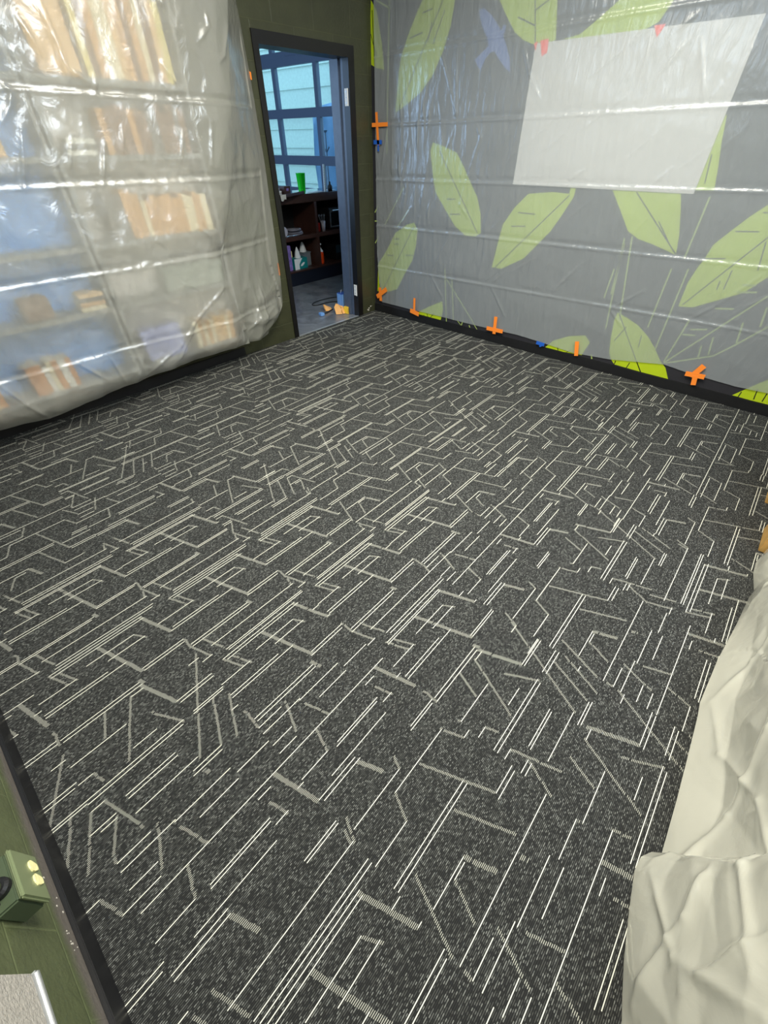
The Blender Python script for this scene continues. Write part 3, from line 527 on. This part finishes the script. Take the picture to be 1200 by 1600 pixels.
tag(c.build('loose_cutlery', M['steel']), 'loose metal pieces lying in front of the plates', 'cutlery')
c = MB(); c.box(.62, .70, 1.68, 1.76, MS, MS+.10, bev=.004)
tag(c.build('red_tub', M['redpack']), 'dark red pack on the middle shelf right of the divider', 'box')
t = thing('utensil_cup', 'pale cup of utensils between the red pack and toaster oven', 'cup', (.735, 1.655, MS))
c = MB(); c.lathe([(0, 0), (.022, 0), (.032, .12), (.029, .12), (.02, .006), (0, .006)], n=20, cap=False); c.build('cup', M['plate'], t, smooth=True)
for k in range(6):
    a = k*1.05; u = MB(); u.tube([(.008*math.cos(a), .008*math.sin(a), .03), (.05*math.cos(a)-.02, .02*math.sin(a), .17)], .003, n=6)
    u.lathe([(.001, -.014), (.009, 0), (.001, .016)], c=(.052*math.cos(a)-.021, .021*math.sin(a), .182), n=8); u.build('utensil', M['steel'], t)
t = thing('toaster_oven', 'black toaster oven with silver frame on the middle shelf', 'oven', (1.03, 1.8, MS))
c = MB(); c.box(-.17, .36, -.14, .16, .012, .25, bev=.008)
for x in (-.13, .32):
    for y in (-.1, .12): c.lathe([(.012, 0), (.012, .014)], c=(x, y, 0), n=10)
c.build('body', M['black'], t)
c = MB(); c.box(-.16, .22, -.150, -.142, .03, .045); c.box(-.16, .22, -.150, -.142, .205, .222); c.box(-.16, -.145, -.150, -.142, .045, .205); c.box(.205, .22, -.150, -.142, .045, .205); dfr = c.build('oven_door', M['steel'], t)
c = MB(); c.box(-.145, .205, -.147, -.142, .045, .205); c.build('door_glass', M['black_glass'], dfr)
c = MB(); c.tube([(-.13, -.17, .225), (.19, -.17, .225)], .007); c.tube([(-.12, -.145, .222), (-.12, -.17, .225)], .005); c.tube([(.18, -.145, .222), (.18, -.17, .225)], .005); c.build('handle', M['steel'], dfr)
for z in (.08, .14, .20): c = MB(); c.lathe([(.018, 0), (.015, .018)], c=(.29, -.142, z), n=14, M=Rx(math.pi/2)); c.build('knob', M['steel'], t)
# bottom shelf
BS = .1805
c = MB(); c.box(.045, .115, 1.66, 1.92, BS, BS+.30, bev=.006)
tag(c.build('patterned_packet', M['purple']), 'tall purple and white patterned packet at left of the bottom shelf', 'packet')
t = thing('tissue_box', 'teal and white tissue carton with a tissue pulled up on bottom shelf', 'tissue box', (.27, 1.72, BS))
c = MB(); c.box(-.12, .11, -.06, .08, 0, .13, bev=.002); c.box(-.12, -.04, -.0615, -.0605, .0, .13, mi=1); c.poly([(-.04, -.061, .13), (.02, -.061, .13), (-.04, -.061, .06)], .0006, (0, -1, 0), mi=1)
c.poly([(.02+.035*math.cos(a)+.01*math.sin(a), -.0608, .055+.02*math.sin(a)+.01*math.cos(a)) for a in [i*math.pi/6 for i in range(12)]], .0008, (0, -1, 0), mi=1); c.build('carton', [M['teal'], M['tissue']], t)
c = MB(); c.lathe([(.045, 0), (.038, .03), (.03, .07), (.012, .115), (.004, .13)], c=(-.01, 0, .13), n=9); c.lathe([(.03, 0), (.03, .03), (.012, .07)], c=(.0, .01, .13), n=7); c.build('tissue', M['tissue'], t)
c = MB(); c.box(.13, .25, 1.82, 1.92, BS, BS+.20, bev=.004)
tag(c.build('cream_packet', M['cream']), 'cream packet standing behind the tissue carton', 'packet')
t = thing('grey_bin', 'grey plastic bin with clear bag right of the tissue carton', 'bin', (.45, 1.80, BS))
c = MB(); c.box(-.065, .065, -.07, .08, 0, .17, bev=.01); c.box(-.07, .07, -.075, .085, .16, .172, bev=.003); c.build('bin', M['greybin'], t)
c = MB(); c.lathe([(.05, .17), (.045, .2), (.03, .25), (.012, .29)], c=(-.02, 0, 0), n=8); c.build('liner_bag', M['tissue'], t)
t = thing('spray_bottle', 'orange-red liquid bottle with white pump top on bottom shelf', 'bottle', (.665, 1.69, BS))
c = MB(); c.lathe([(0, 0), (.04, .002), (.045, .02), (.045, .13), (.036, .155), (.018, .165)], n=22); c.build('bottle', M['orange_liquid'], t, smooth=True)
c = MB(); c.lathe([(.04, .156), (.03, .178), (.017, .19), (.017, .20)], n=18); c.lathe([(.006, .2), (.006, .24)], n=8); c.box(-.03, .02, -.01, .01, .235, .255, bev=.003); c.build('pump', M['tissue'], t)
c = MB(); c.box(.98, 1.20, 1.70, 1.95, BS, BS+.20, bev=.01); c.box(.985, 1.19, 1.697, 1.70, BS+.09, BS+.19, mi=1)
tag(c.build('storage_box', [M['black'], M['dark_blue']]), 'dark blue-grey storage box at right end of the bottom shelf', 'box')

# on the lobby floor by the right jamb
t = thing('blue_carton', 'small upright blue carton with open top beside the jamb', 'box', (-.245, .30, 0), math.radians(-8))
c = MB(); c.box(-.055, .055, -.045, .045, 0, .19, bev=.002); c.box(-.0562, -.055, -.043, .043, .01, .185, mi=1); c.box(-.052, .0, -.0462, -.045, .01, .185, mi=1); c.build('carton', [M['blue_box'], M['blue_face']], t)
c = MB(); c.poly([(-.05, -.02, .19), (.0, .03, .19), (.02, .04, .215), (-.03, 0, .22)], .002, (0, 0, 1)); c.poly([(0, -.04, .19), (.05, -.02, .19), (.055, 0, .205), (.0, -.02, .21)], .002, (0, 0, 1)); c.build('flap', M['tissue'], t)
t = thing('black_jar', 'small black canister with white cap in front of the blue carton', 'canister', (-.235, .165, 0))
c = MB(); c.lathe([(.021, 0), (.021, .085), (.012, .095)], n=16); c.build('body', M['black'], t, smooth=False)
c = MB(); c.lathe([(.012, .095), (.012, .115)], n=12); c.build('cap', M['white'], t)
def crumple(name, label, cat, cx, cy, pts, m):
    c = MB()
    for P_ in pts: c.poly([(cx+a, cy+b, z) for a, b, z in P_], .003, (.2, -.8, .5))
    return tag(c.build(name, m), label, cat)
crumple('leather_glove', 'crumpled tan work glove lying before the blue carton', 'glove', -.40, .25,
        [[(-.04, -.02, .002), (.02, -.06, .002), (.06, 0, .05), (.02, .04, .10), (-.02, .03, .07)], [(.0, 0, .01), (.06, -.03, .0), (.09, .03, .06), (.05, .05, .09)],
         [(-.02, .0, .03), (.0, -.05, .004), (.03, -.045, .05), (.02, .03, .1)], [(.03, -.06, .002), (.07, -.07, .002), (.075, -.02, .07), (.05, -.01, .08)]], M['tan'])
crumple('paper_scrap', 'folded tan paper cone lying left of the glove', 'paper', -.385, .425,
        [[(-.05, -.01, .002), (.03, -.04, .002), (.05, .01, .02), (-.045, .03, .07)], [(-.05, 0, .003), (-.045, .04, .065), (.04, .03, .003)]], M['tan'])
c = MB(); c.box(-.335, -.285, .145, .205, 0, .075, rot=Rz(.2), bev=.001); c.box(-.33, -.30, .143, .1445, .01, .06, mi=1)
tag(c.build('yellow_packet', [M['yellow'], M['black']]), 'small yellow packet with dark mark beside the black canister', 'packet')
t = thing('paint_brush', 'light blue and black hand tool on the threshold floor', 'brush', (-.545, .335, 0), -.2)
c = MB(); c.box(-.05, .0, -.03, .03, .0, .03, bev=.004); c.build('head', M['blue_face'], t)
c = MB(); c.tube([(0, 0, .015), (.05, 0, .018), (.14, .02, .035)], [.008, .01, .007]); c.build('handle', M['black'], t)
ctrl = [(-.20, .36), (-.06, .58), (-.17, .66), (-.34, .68), (-.37, .74), (-.26, .80), (-.08, .80), (.06, .76), (.10, .68), (.05, .60)]
c = MB(); pts = []
for k in range(len(ctrl)-1):
    p0, p1, p2, p3 = ctrl[max(k-1, 0)], ctrl[k], ctrl[k+1], ctrl[min(k+2, len(ctrl)-1)]
    for q_ in range(5):
        u = q_/5; f = lambda a, b_, c_, d_: .5*(2*b_+(c_-a)*u+(2*a-5*b_+4*c_-d_)*u*u+(3*b_-a-3*c_+d_)*u**3)
        pts.append((f(p0[0], p1[0], p2[0], p3[0]), f(p0[1], p1[1], p2[1], p3[1]), .004))
c.tube(pts, .006, n=6)
tag(c.build('floor_cable', M['black'], smooth=True), 'looped black cord on the concrete floor behind the blue carton', 'cord')

# ---------------------------------------------------------------- mural wall
def mural():
    V, Fc, mi = [], [], []
    def q(p, x, k):
        n = len(V); V.extend([(x, a, b) for a, b in p]); Fc.append(tuple(range(n, n+len(p)))); mi.append(k)
    q([(0, .078), (-4.6, .078), (-4.6, 2.99), (0, 2.99)], -.001, 0)
    def clip(p):
        return [(min(a, -.001), max(b, .079)) for a, b in p]
    for l in LEAVES: q(clip(l), -.0016 - .00005*len(mi), 1)
    q(BIRD, -.0026, 2)
    def stroke(l, w_, x, k):
        for (a0, b0), (a1, b1) in zip(l, l[1:]):
            d = math.hypot(a1-a0, b1-b0) or 1; nx, ny = -(b1-b0)/d*w_/2, (a1-a0)/d*w_/2
            q(clip([(a0-nx, b0-ny), (a1-nx, b1-ny), (a1+nx, b1+ny), (a0+nx, b0+ny)]), x, k)
    for l in TWIGS: stroke(l, .011, -.003, 3)
    for l in VEINS: stroke(l, .0065, -.0033, 4)
    o = pymesh('wall_mural', V, Fc, [M['mural'], M['lime'], M['bird'], M['twig'], M['vein']], mis=mi)
    tag(o, 'charcoal wall mural of lime green leaves, twigs and a blue bird', 'mural')
mural()
t = MB(); t.box(-.008, -.0038, -2.89, -1.567, 1.255, 2.02)
tag(t.build('pale_board', M['board']), 'large pale grey rectangle on the mural under the plastic', 'board')
def interp(x, P_):
    xs = [p[0] for p in P_]; ys_ = [p[1] for p in P_]
    return np.interp(x, xs, ys_)
def crease(a, b, L_, amp, wid):
    """a, b arrays of sheet coordinates; pinched ridges along poly-lines"""
    out = np.zeros_like(a)
    for ln in L_:
        for (x0, y0), (x1, y1) in zip(ln, ln[1:]):
            dx, dy = x1-x0, y1-y0; q_ = dx*dx+dy*dy+1e-9
            t_ = np.clip(((a-x0)*dx+(b-y0)*dy)/q_, 0, 1)
            d = np.hypot(a-x0-t_*dx, b-y0-t_*dy)
            out += amp*np.exp(-(d/wid)**1.3)*(.35+.65*np.sin(np.pi*np.clip(t_, .08, .92)))
    return out
_rs = np.random.RandomState(5)
def waves(a, b, n, f0, f1, amp, ax=1.0, ay=1.0):
    o = np.zeros_like(a)
    for k in range(n):
        f = _rs.uniform(f0, f1); th = _rs.uniform(0, math.pi); ph = _rs.uniform(0, 6.28)
        u = (a*math.cos(th)*ax + b*math.sin(th)*ay)*f + ph + .8*np.sin((a*1.3-b)*f*.37+ph*2)
        o += amp*(1-2*np.abs(np.sin(u)))/n*2
    return o
def sheet(name, X, Y, Z, m, label, hem=None):
    n, k = X.shape
    V = np.stack([X, Y, Z], -1).reshape(-1, 3).tolist()
    Fc = [(i*k+j, (i+1)*k+j, (i+1)*k+j+1, i*k+j+1) for i in range(n-1) for j in range(k-1)]
    o = pymesh(name, V, Fc, m, smooth=True)
    return tag(o, label, 'plastic sheet')
MB_ = sorted([(a, b) for a, b in MBOT] + [(-4.1, .15)])
yy = np.linspace(-4.08, -.045, 470); tt = np.linspace(0, 1, 330)
A_, T_ = np.meshgrid(yy, tt, indexing='ij')
zb = interp(A_, MB_); Zf = zb + (2.97-zb)*T_
A_ = np.where(A_ > -.12, np.minimum(A_, -.05 - .06*np.clip((.6-Zf)/.6, 0, 1)), A_)
rel = Zf + .0145*A_
disp = .016 + .003*waves(A_, Zf, 7, 3, 9, 1.0) + .0012*waves(A_, Zf, 6, 20, 45, 1.0, 1.0, .25)
folds = [.475, .852, 1.235, 1.625, 2.06, 2.5]
for f0 in folds:
    d = rel - f0
    disp += .0075*np.exp(-np.abs(d)/.007) - .004*np.exp(-((d-.02)/.018)**2)
# gathered upright wrinkles near the corner
g_ = np.exp(-((A_+.55)/.55)**2)*np.clip((Zf-.75)/.4, 0, 1)*np.clip((2.2-Zf)/.4, 0, 1)
for k in range(26):
    yc = -.12 - 1.25*_rs.rand(); zc = 1.0+.85*_rs.rand(); ln = .06+.16*_rs.rand(); tl = _rs.uniform(-.25, .25)
    disp += g_*.010*np.exp(-np.abs((A_-yc)-tl*(Zf-zc))/.010)*np.exp(-((Zf-zc)/ln)**2)
for k in range(40):
    yc = -1.3 - 2.7*_rs.rand(); zc = .5+1.7*_rs.rand(); ln = .04+.08*_rs.rand(); tl = _rs.uniform(.3, 1.6)*(-1)
    disp += .003*np.exp(-np.abs((A_-yc)-tl*(Zf-zc))/.008)*np.exp(-((Zf-zc)/ln)**2)
disp += crease(A_, Zf, MCREASE, .006, .008)
sheet('plastic_sheet', -np.maximum(disp, .011), A_, Zf, M['film_mural'], 'large translucent plastic sheet taped over the leaf mural wall')

# masking tape
def tape(name, strips, m, label, cat='tape', x=-.034, group=None):
    c = MB()
    for (y0, z0), (y1, z1), w_ in strips:
        d = math.hypot(y1-y0, z1-z0); ny, nz = -(z1-z0)/d*w_/2, (y1-y0)/d*w_/2
        c.poly([(x, y0-ny, z0-nz), (x, y1-ny, z1-nz), (x, y1+ny, z1+nz), (x, y0+ny, z0+nz)], .0012, (-1, 0, 0)); x -= .0013
    return tag(c.build(name, m), label, cat)
TW = .028
tape('tape_cross', [((-.085, 1.72), (-.105, 1.49), TW), ((-.028, 1.635), (-.225, 1.637), TW)], M['orange'], 'orange tape cross on the left edge of mural plastic, above blue tape')
tape('tape_tab', [((-.045, 1.515), (-.15, 1.515), .03), ((-.105, 1.50), (-.105, 1.45), .02)], M['blue_tape'], 'blue tape tab on the left edge of mural plastic')
tape('tape_cross', [((-.105, .27), (-.12, .13), .04), ((-.06, .165), (-.21, .27), .045)], M['orange'], 'orange tape cross at the bottom left corner of mural plastic')
tape('tape_cross', [((-.618, .245), (-.62, .115), TW), ((-.565, .11), (-.69, .09), .045)], M['orange'], 'orange tape cross on the plastic hem beside a lime leaf near corner')
tape('tape_cross', [((-1.63, .25), (-1.64, .09), .034), ((-1.55, .128), (-1.73, .132), .036)], M['orange'], 'orange tape cross on the mural plastic hem left of blue tape')
tape('tape_tab', [((-2.09, .112), (-2.17, .108), .03), ((-2.13, .11), (-2.14, .083), .022)], M['blue_tape'], 'blue tape tab on the plastic hem near the baseboard')
tape('tape_strip', [((-2.452, .205), (-2.48, .085), .034)], M['orange'], 'single orange tape strip upright on the plastic hem')
tape('tape_cross', [((-3.42, .25), (-3.375, .15), .04), ((-3.33, .165), (-3.46, .172), .036), ((-3.40, .165), (-3.415, .095), .034)], M['orange'], 'orange tape cross at the far right of the mural plastic hem')
c = MB(); c.poly([(-.0085, -1.60, 2.03), (-.0085, -1.66, 2.035), (-.0085, -1.665, 1.97), (-.0085, -1.63, 1.955)], .001, (-1, 0, 0)); c.poly([(-.0085, -1.555, 2.02), (-.0085, -1.58, 2.03), (-.0085, -1.575, 1.985)], .001, (-1, 0, 0))
tag(c.build('tape_piece', M['red_tape']), 'red-orange tape on the top left corner of the pale board', 'tape')
c = MB(); c.poly([(-.0085, -2.33, 2.03), (-.0085, -2.395, 2.03), (-.0085, -2.365, 1.98)], .001, (-1, 0, 0))
tag(c.build('tape_piece', M['red_tape']), 'red-orange tape on the top edge of the pale board', 'tape')

# ---------------------------------------------------------------- bookshelves behind the left plastic
def shelf_unit(label, x0, x1, back, zs):
    cx = (x0+x1)/2; t = thing('bookshelf', label, 'bookshelf', (cx, -.14, .12)); P0 = (cx, -.14, .12)
    def pt(n_, mb, m):
        o = mb.build(n_, m, loc=P0); o.parent = t; o.location = (0, 0, 0)
    for x in (x0, x1-.022): c = MB(); c.box(x, x+.022, -.25, -.014, .22, 2.9); pt('side_panel', c, M['shelfgrey'])
    c = MB(); c.box(x0+.022, x1-.022, -.022, -.014, .22, 2.9); pt('back_panel', c, back)
    for z in zs: c = MB(); c.box(x0+.022, x1-.022, -.248, -.022, z-.028, z); pt('shelf', c, M['shelfgrey'])
shelf_unit('blue-backed bookshelf blurred behind the plastic at left edge', -4.37, -2.90, M['paleblue'], (.28, .70, 1.05, 1.47, 1.79, 2.3))
shelf_unit('bookshelf with tan books blurred behind the plastic nearest the door', -2.88, -1.98, M['board'], (.28, .70, 1.05, 1.47, 1.79, 2.3))
cols = dict(tan=(214, 164, 104), tan2=(232, 190, 132), brown=(134, 100, 74), cream=(236, 222, 184), grey=(120, 116, 112), blue=(110, 160, 220), dark=(70, 60, 56), white=(240, 238, 228), orange=(216, 140, 70), yellow=(232, 214, 130))
CM = {k: mat(k+'_book_cover', v, .6) for k, v in cols.items()}
PAGE = mat('book_pages', (226, 218, 196), .9)
rb = random.Random(4)
def book(x, y, z, th, h, d, color, label, group, lean=0, flat=False):
    c = MB()
    R_ = Ry(lean) if not flat else Ry(math.pi/2)
    def bx(a0, a1, b0, b1, c0, c1, mi):
        c.box(a0, a1, b0, b1, c0, c1, mi=mi)
    bx(0, .0025, 0, d, 0, h, 0); bx(th-.0025, th, 0, d, 0, h, 0); bx(.0025, th-.0025, 0, .003, 0, h, 0); bx(.0026, th-.0026, .003, d-.003, .003, h-.003, 1)
    bm = c.bm
    bmesh.ops.transform(bm, matrix=R_, verts=bm.verts)
    mn = min(v.co.z for v in bm.verts); mx = min(v.co.x for v in bm.verts)
    bmesh.ops.translate(bm, vec=(-mx, 0, -mn), verts=bm.verts)
    o = c.build('book', [CM[color], PAGE]); o.location = (x, y, z+.0005)
    names = dict(tan='tan', tan2='light tan', brown='brown', cream='cream', grey='grey', dark='dark', white='white', orange='orange-tan', yellow='pale yellow')
    tag(o, names[color] + ' ' + label, 'book', group + ', ' + names[color]); return o
def row(x0, x1, z, h0, h1, palette, label, group, lean=0, th=(.028, .045)):
    x = x0; k_ = 0; words = 'leftmost second third fourth fifth sixth seventh eighth ninth tenth eleventh twelfth thirteenth fourteenth fifteenth sixteenth seventeenth eighteenth'.split()
    while x < x1:
        t_ = rb.uniform(*th); h = rb.uniform(h0, h1)
        book(x, -.235, z, t_, h, .16, rb.choice(palette), label + (', %s of its row' % words[k_] if k_ == 0 else ', %s from left' % words[k_]), group, lean); k_ += 1; x += t_ + .0015 + (abs(math.tan(lean))*.004)
row(-2.50, -2.06, 1.05, .19, .22, ['tan', 'tan2', 'tan', 'cream'], 'book in the row under the pale band', 'tan books on the right bookshelf')
row(-2.58, -2.06, 1.47, .19, .23, ['brown', 'grey', 'brown', 'tan'], 'book in the middle-height row', 'brown books on the right bookshelf')
row(-2.55, -2.06, 1.79, .30, .38, ['tan', 'tan2', 'cream', 'yellow', 'brown'], 'tall book on the top shelf', 'tall books high on the right bookshelf')
row(-2.40, -2.06, .28, .18, .21, ['tan', 'cream', 'tan2'], 'book low down nearest the door', 'low books on the right bookshelf')
row(-2.72, -2.52, 1.05, .22, .26, ['tan', 'grey'], 'book just left of the tan row', 'books left of the tan row', lean=.0)
row(-3.55, -3.30, .28, .17, .2, ['cream', 'white', 'tan', 'orange'], 'book low in the left bookshelf', 'low books on the left bookshelf')
row(-4.1, -3.75, .28, .17, .2, ['orange', 'tan'], 'book at the far lower left', 'orange books on the left bookshelf')
row(-3.35, -3.10, 1.47, .2, .24, ['tan', 'orange', 'tan2'], 'book on the blue-backed shelf', 'tan books on the left bookshelf')
for z0, x0, n_, pal, lab, grp in ((.70, -3.09, 4, ['cream', 'tan', 'dark', 'tan2'], 'book in the flat pile, left bookshelf', 'flat pile of books on the left bookshelf'),
                                  (1.47, -2.80, 3, ['white', 'grey', 'white'], 'book lying flat beside the middle row', 'flat pile beside the brown row')):
    z = z0
    for k in range(n_):
        t_ = .024; book(x0+.004*k, -.235, z, t_, .15, .15, pal[k % len(pal)], lab + [', bottom one', ', second up', ', third up', ', topmost'][k], grp, flat=True); z += t_ + .0012
c = MB(); c.box(-3.40, -3.24, -.23, -.1, .7005, .83, bev=.01)
tag(c.build('brown_box', CM['brown']), 'brown box blurred behind plastic against the blue shelf back', 'box')
c = MB(); c.box(-2.78, -2.58, -.23, -.08, 1.7905, 2.15, bev=.01)
tag(c.build('tan_box', CM['tan2']), 'tall tan carton at left of the top visible shelf', 'box')
c = MB(); c.box(-2.80, -2.50, -.23, -.08, .2805, .50, bev=.01)
tag(c.build('lilac_box', mat('lilac_box_card', (168, 176, 226), .6)), 'lilac-blue box low in the right bookshelf behind plastic', 'box')
c = MB(); c.box(-2.50, -2.03, -.23, -.10, .7005, .86, bev=.01)
tag(c.build('grey_box', mat('grey_green_box_card', (150, 158, 148), .6)), 'wide grey-green box under the tan row behind plastic', 'box')
c = MB(); c.box(-4.2, -3.6, -.23, -.08, .7005, .93, bev=.01)
tag(c.build('blue_box', mat('sky_blue_box_card', (128, 182, 240), .6)), 'sky blue box at the far left shelf behind plastic', 'box')


# the left sheet
BOT = [(-4.4, .17), (-3.862, .172), (-3.575, .140), (-3.2, .17), (-2.888, .189), (-2.615, .201), (-2.2, .205), (-1.934, .185)]
def xc(z): return np.interp(z, [0, .2, .65, .87, 1.345, 2.16, 3], [-1.93, -1.93, -2.04, -2.03, -1.81, -1.60, -1.5])
def xw(z): return np.interp(z, [.2, .27, .35, .56, 1.415, 1.88, 2.23, 3], [-1.46, -1.40, -1.35, -1.335, -1.315, -1.325, -1.346, -1.40])
ns, nk, nt = 330, 70, 330
S1 = np.linspace(0, 1, ns); S2 = np.linspace(0, 1, nk)[1:]; T1 = np.linspace(0, 1, nt)
X = np.zeros((ns+nk-1, nt)); Y = np.zeros_like(X); Z = np.zeros_like(X)
for i in range(ns+nk-1):
    if i < ns:
        xr = -4.385 + (-1.93+4.385)*S1[i]; zb_ = np.interp(xr, [p[0] for p in BOT], [p[1] for p in BOT])
        z = zb_ + (2.97-zb_)*T1; x = -4.385 + (xc(z)+4.385)*S1[i]; y = np.full(nt, -.345)
        y = y + .05*np.clip((S1[i]-.93)/.07, 0, 1)**2
    else:
        s = S2[i-ns]; zb_ = np.interp(s, [0, .3, .6, .8, 1], [.185, .168, .175, .20, .27]); z = zb_ + (2.97-zb_)*T1
        x = xc(z) + (xw(z)-xc(z))*s; y = -.295 + (.27)*s
        y = y - .085*np.sin(math.pi*s**1.4)*np.exp(-(np.maximum(z-.30, 0)/.22)**2)
    hem = np.clip((zb_+.10-z)/.10, 0, 1)
    y = y + .05*hem**2
    X[i], Y[i], Z[i] = x, y, z
dd = .012*waves(X, Z, 7, 1.5, 5, 1.0) + .022*planes(X, Z, .30, 12) + .006*planes(X+.5*Z, Z-.5*X, .10, 5) + .0035*waves(X, Z, 7, 10, 24, 1.0, 1, .6)
side = (np.arange(ns+nk-1) >= ns)[:, None]*1.0
sramp = np.clip((np.arange(ns+nk-1)-ns)/25, 0, 1)[:, None]
for f0 in (.43, .90, 1.335, 1.715, 2.2):
    d = Z - f0 - .012*np.sin(X*1.3)
    dd += .007*np.exp(-np.abs(d)/.005) - .006*np.exp(-((d-.022)/.02)**2)
dd += crease(X, Z, LCREASE, .011, .011)
low = np.exp(-((Z-.3)/.2)**2)
dd += low*.018*waves(X, Z, 5, 5, 11, 1.0) + low*sramp*.02*waves(X, Z, 5, 10, 20, 1.0)
dd *= np.clip(1.15 - side*(np.abs(Y+.02) < .05), .1, 1)
Yd = np.minimum(Y - dd, np.where(side > 0, -.006, np.where(Z > .32, -.290, -.24)))
sheet('plastic_sheet', X, Yd, Z, M['film_left'], 'milky plastic sheet bulging over the bookshelves left of the doorway')
c = MB(); c.poly([(-1.30, -.004, 1.90), (-1.335, -.012, 1.905), (-1.345, -.012, 1.865), (-1.30, -.004, 1.86)], .0015, (0, -1, 0))
tag(c.build('tape_piece', M['orange']), 'orange tape holding the left sheet to the olive wall near door top', 'tape')
c = MB(); c.poly([(-1.318, -.004, .69), (-1.345, -.03, .70), (-1.35, -.03, .60), (-1.318, -.004, .59)], .0015, (0, -1, 0))
tag(c.build('tape_piece', M['orange']), 'orange tape low on the right edge of the left sheet', 'tape')

# ---------------------------------------------------------------- near wall fittings
t = thing('junction_box', 'dark green electrical junction box mounted low on the near wall', 'junction box', (NX, -2.945, .322))
c = MB(); c.box(0, .042, -.056, .056, -.050, .050, bev=.004); c.build('body', M['junction'], t)
c = MB(); c.box(.042, .052, -.058, .058, -.052, .052, bev=.004); cov = c.build('cover', M['junction_light'], t)
for y, z in ((-.012, -.022), (.022, -.02)):
    c = MB(); n0 = 14
    c.poly([(.052, y+(.013+.002*math.sin(3*a))*math.cos(a), z+(.019+.002*math.cos(2*a))*math.sin(a)) for a in [2*math.pi*i/n0 for i in range(n0)]], .003, (1, 0, 0)); c.build('foam_plug', M['cream'], cov)
for y in (-.035, .01): c = MB(); c.lathe([(.003, 0), (.003, .0015)], c=(.012, y, .050), n=10); c.build('screw', M['black'], t)
c = MB(); c.lathe([(.020, 0), (.020, .012), (.015, .018)], c=(.021, -.01, .050), n=20); c.build('hub', M['black'], t)
c = MB(); c.tube([(NX+.02, -2.955, .39), (NX+.02, -2.955, 2.99)], .0115, n=14)
tag(c.build('conduit', M['junction_light'], smooth=True), 'green painted conduit rising from the junction box', 'pipe')
t = thing('felt_panel', 'grey felt wall panel with silver edge low on the near wall', 'wall panel', (NX, -3.58, .80))
c = MB(); c.box(.0, .024, -.44, .45, -.436, .40, bev=.003); c.build('felt', M['felt'], t)
c = MB(); c.box(0, .031, -.44, .45, -.450, -.436, bev=.004); c.build('edge_trim', M['alu'], t)

# ---------------------------------------------------------------- covered cabinet on the right
t = thing('wood_cabinet', 'honey oak cabinet front showing past the white plastic at right edge', 'cabinet', (-2.7, -4.37, 0))
P0 = (-2.7, -4.37, 0)
def cp(n_, mb, m):
    o = mb.build(n_, m, loc=P0); o.parent = t; o.location = (0, 0, 0)
c = MB(); c.box(-4.37, -1.06, -4.60, -4.25, .0, .95); cp('carcass', c, M['dark'])
c = MB(); c.box(-4.37, -1.05, -4.61, -4.245, .95, .985, bev=.004); cp('top', c, M['wood'])
for x0, x1, yf in ((-1.65, -1.44, -4.100), (-1.19, -1.07, -4.070)):
    c = MB(); c.box(x0, x1, -4.25, yf, 0.0, .95, bev=.003); cp('stile', c, M['wood'])
YB = [(-4.39, -4.10), (-3.63, -4.097), (-3.589, -4.085), (-3.522, -4.067), (-3.417, -4.046), (-3.326, -4.031), (-3.282, -4.035), (-3.248, -4.056), (-3.237, -4.077), (-3.067, -4.074), (-2.853, -4.067), (-2.744, -4.063), (-2.683, -4.058), (-2.446, -4.071), (-2.21, -4.098), (-2.015, -4.115), (-1.958, -4.125), (-1.834, -4.105), (-1.755, -4.104), (-1.66, -4.122)]
xs = np.linspace(-4.39, -1.66, 420); hs = np.linspace(0, 1, 260)
Xr, Hr = np.meshgrid(xs, hs, indexing='ij')
Zr = .004 + 1.02*np.minimum(Hr/.72, 1)
yb = interp(Xr, YB)
Yr = yb - .13*Zr**1.2*1.0
over = np.clip((Hr-.72)/.28, 0, 1)
Yr = Yr - over*.34; Zr = Zr + .03*np.sin(over*3.1)
# big facets
pts = _rs.rand(34, 2)*np.array([2.9, 1.3]) + np.array([-4.45, -.1]); hh = _rs.rand(34)
def facets(a, b, P_, H_):
    d = np.stack([np.hypot(a-p[0], (b-p[1])*1.1) for p in P_], 0); s_ = np.sort(d, 0)
    return s_[1]-s_[0], s_[0]
e1, c1 = facets(Xr, Zr, pts, hh)
amp = np.clip(Zr/.12, 0, 1)
bump = .085*planes(Xr, Zr, .42, 3) + .012*planes(Xr+Zr*.6, Zr-Xr*.4, .12, 8) + .0015*waves(Xr, Zr, 6, 8, 18, 1.0) - .02
RC = [[(-3.35, .02), (-3.1, .16), (-2.9, .33), (-2.7, .38)], [(-3.24, .03), (-3.3, .35), (-3.2, .6)], [(-2.7, .03), (-2.5, .14), (-2.35, .3)], [(-2.68, .04), (-2.9, .1), (-3.1, .30), (-3.5, .42)],
      [(-3.6, .05), (-3.42, .22), (-3.3, .26)], [(-3.32, .06), (-3.5, .2), (-3.55, .45)], [(-2.15, .05), (-2.0, .2), (-1.9, .5)], [(-3.55, .24), (-3.4, .5), (-3.2, .72)]]
bump += crease(Xr, Zr, RC, .010, .014)
Yr = Yr + amp*bump*(1-over)
Yr = np.where(over > 0, Yr, np.minimum(Yr, yb + .0 + .004))
Yr = np.where(over > 0, Yr, np.maximum(np.minimum(Yr, yb+.004), -9))
Zr = Zr + over*.012*waves(Xr, Yr, 5, 5, 12, 1.0) + over*.02
sheet('plastic_sheet', Xr, Yr, Zr, M['film_right'], 'crumpled white plastic sheet draped over the oak cabinet at right')
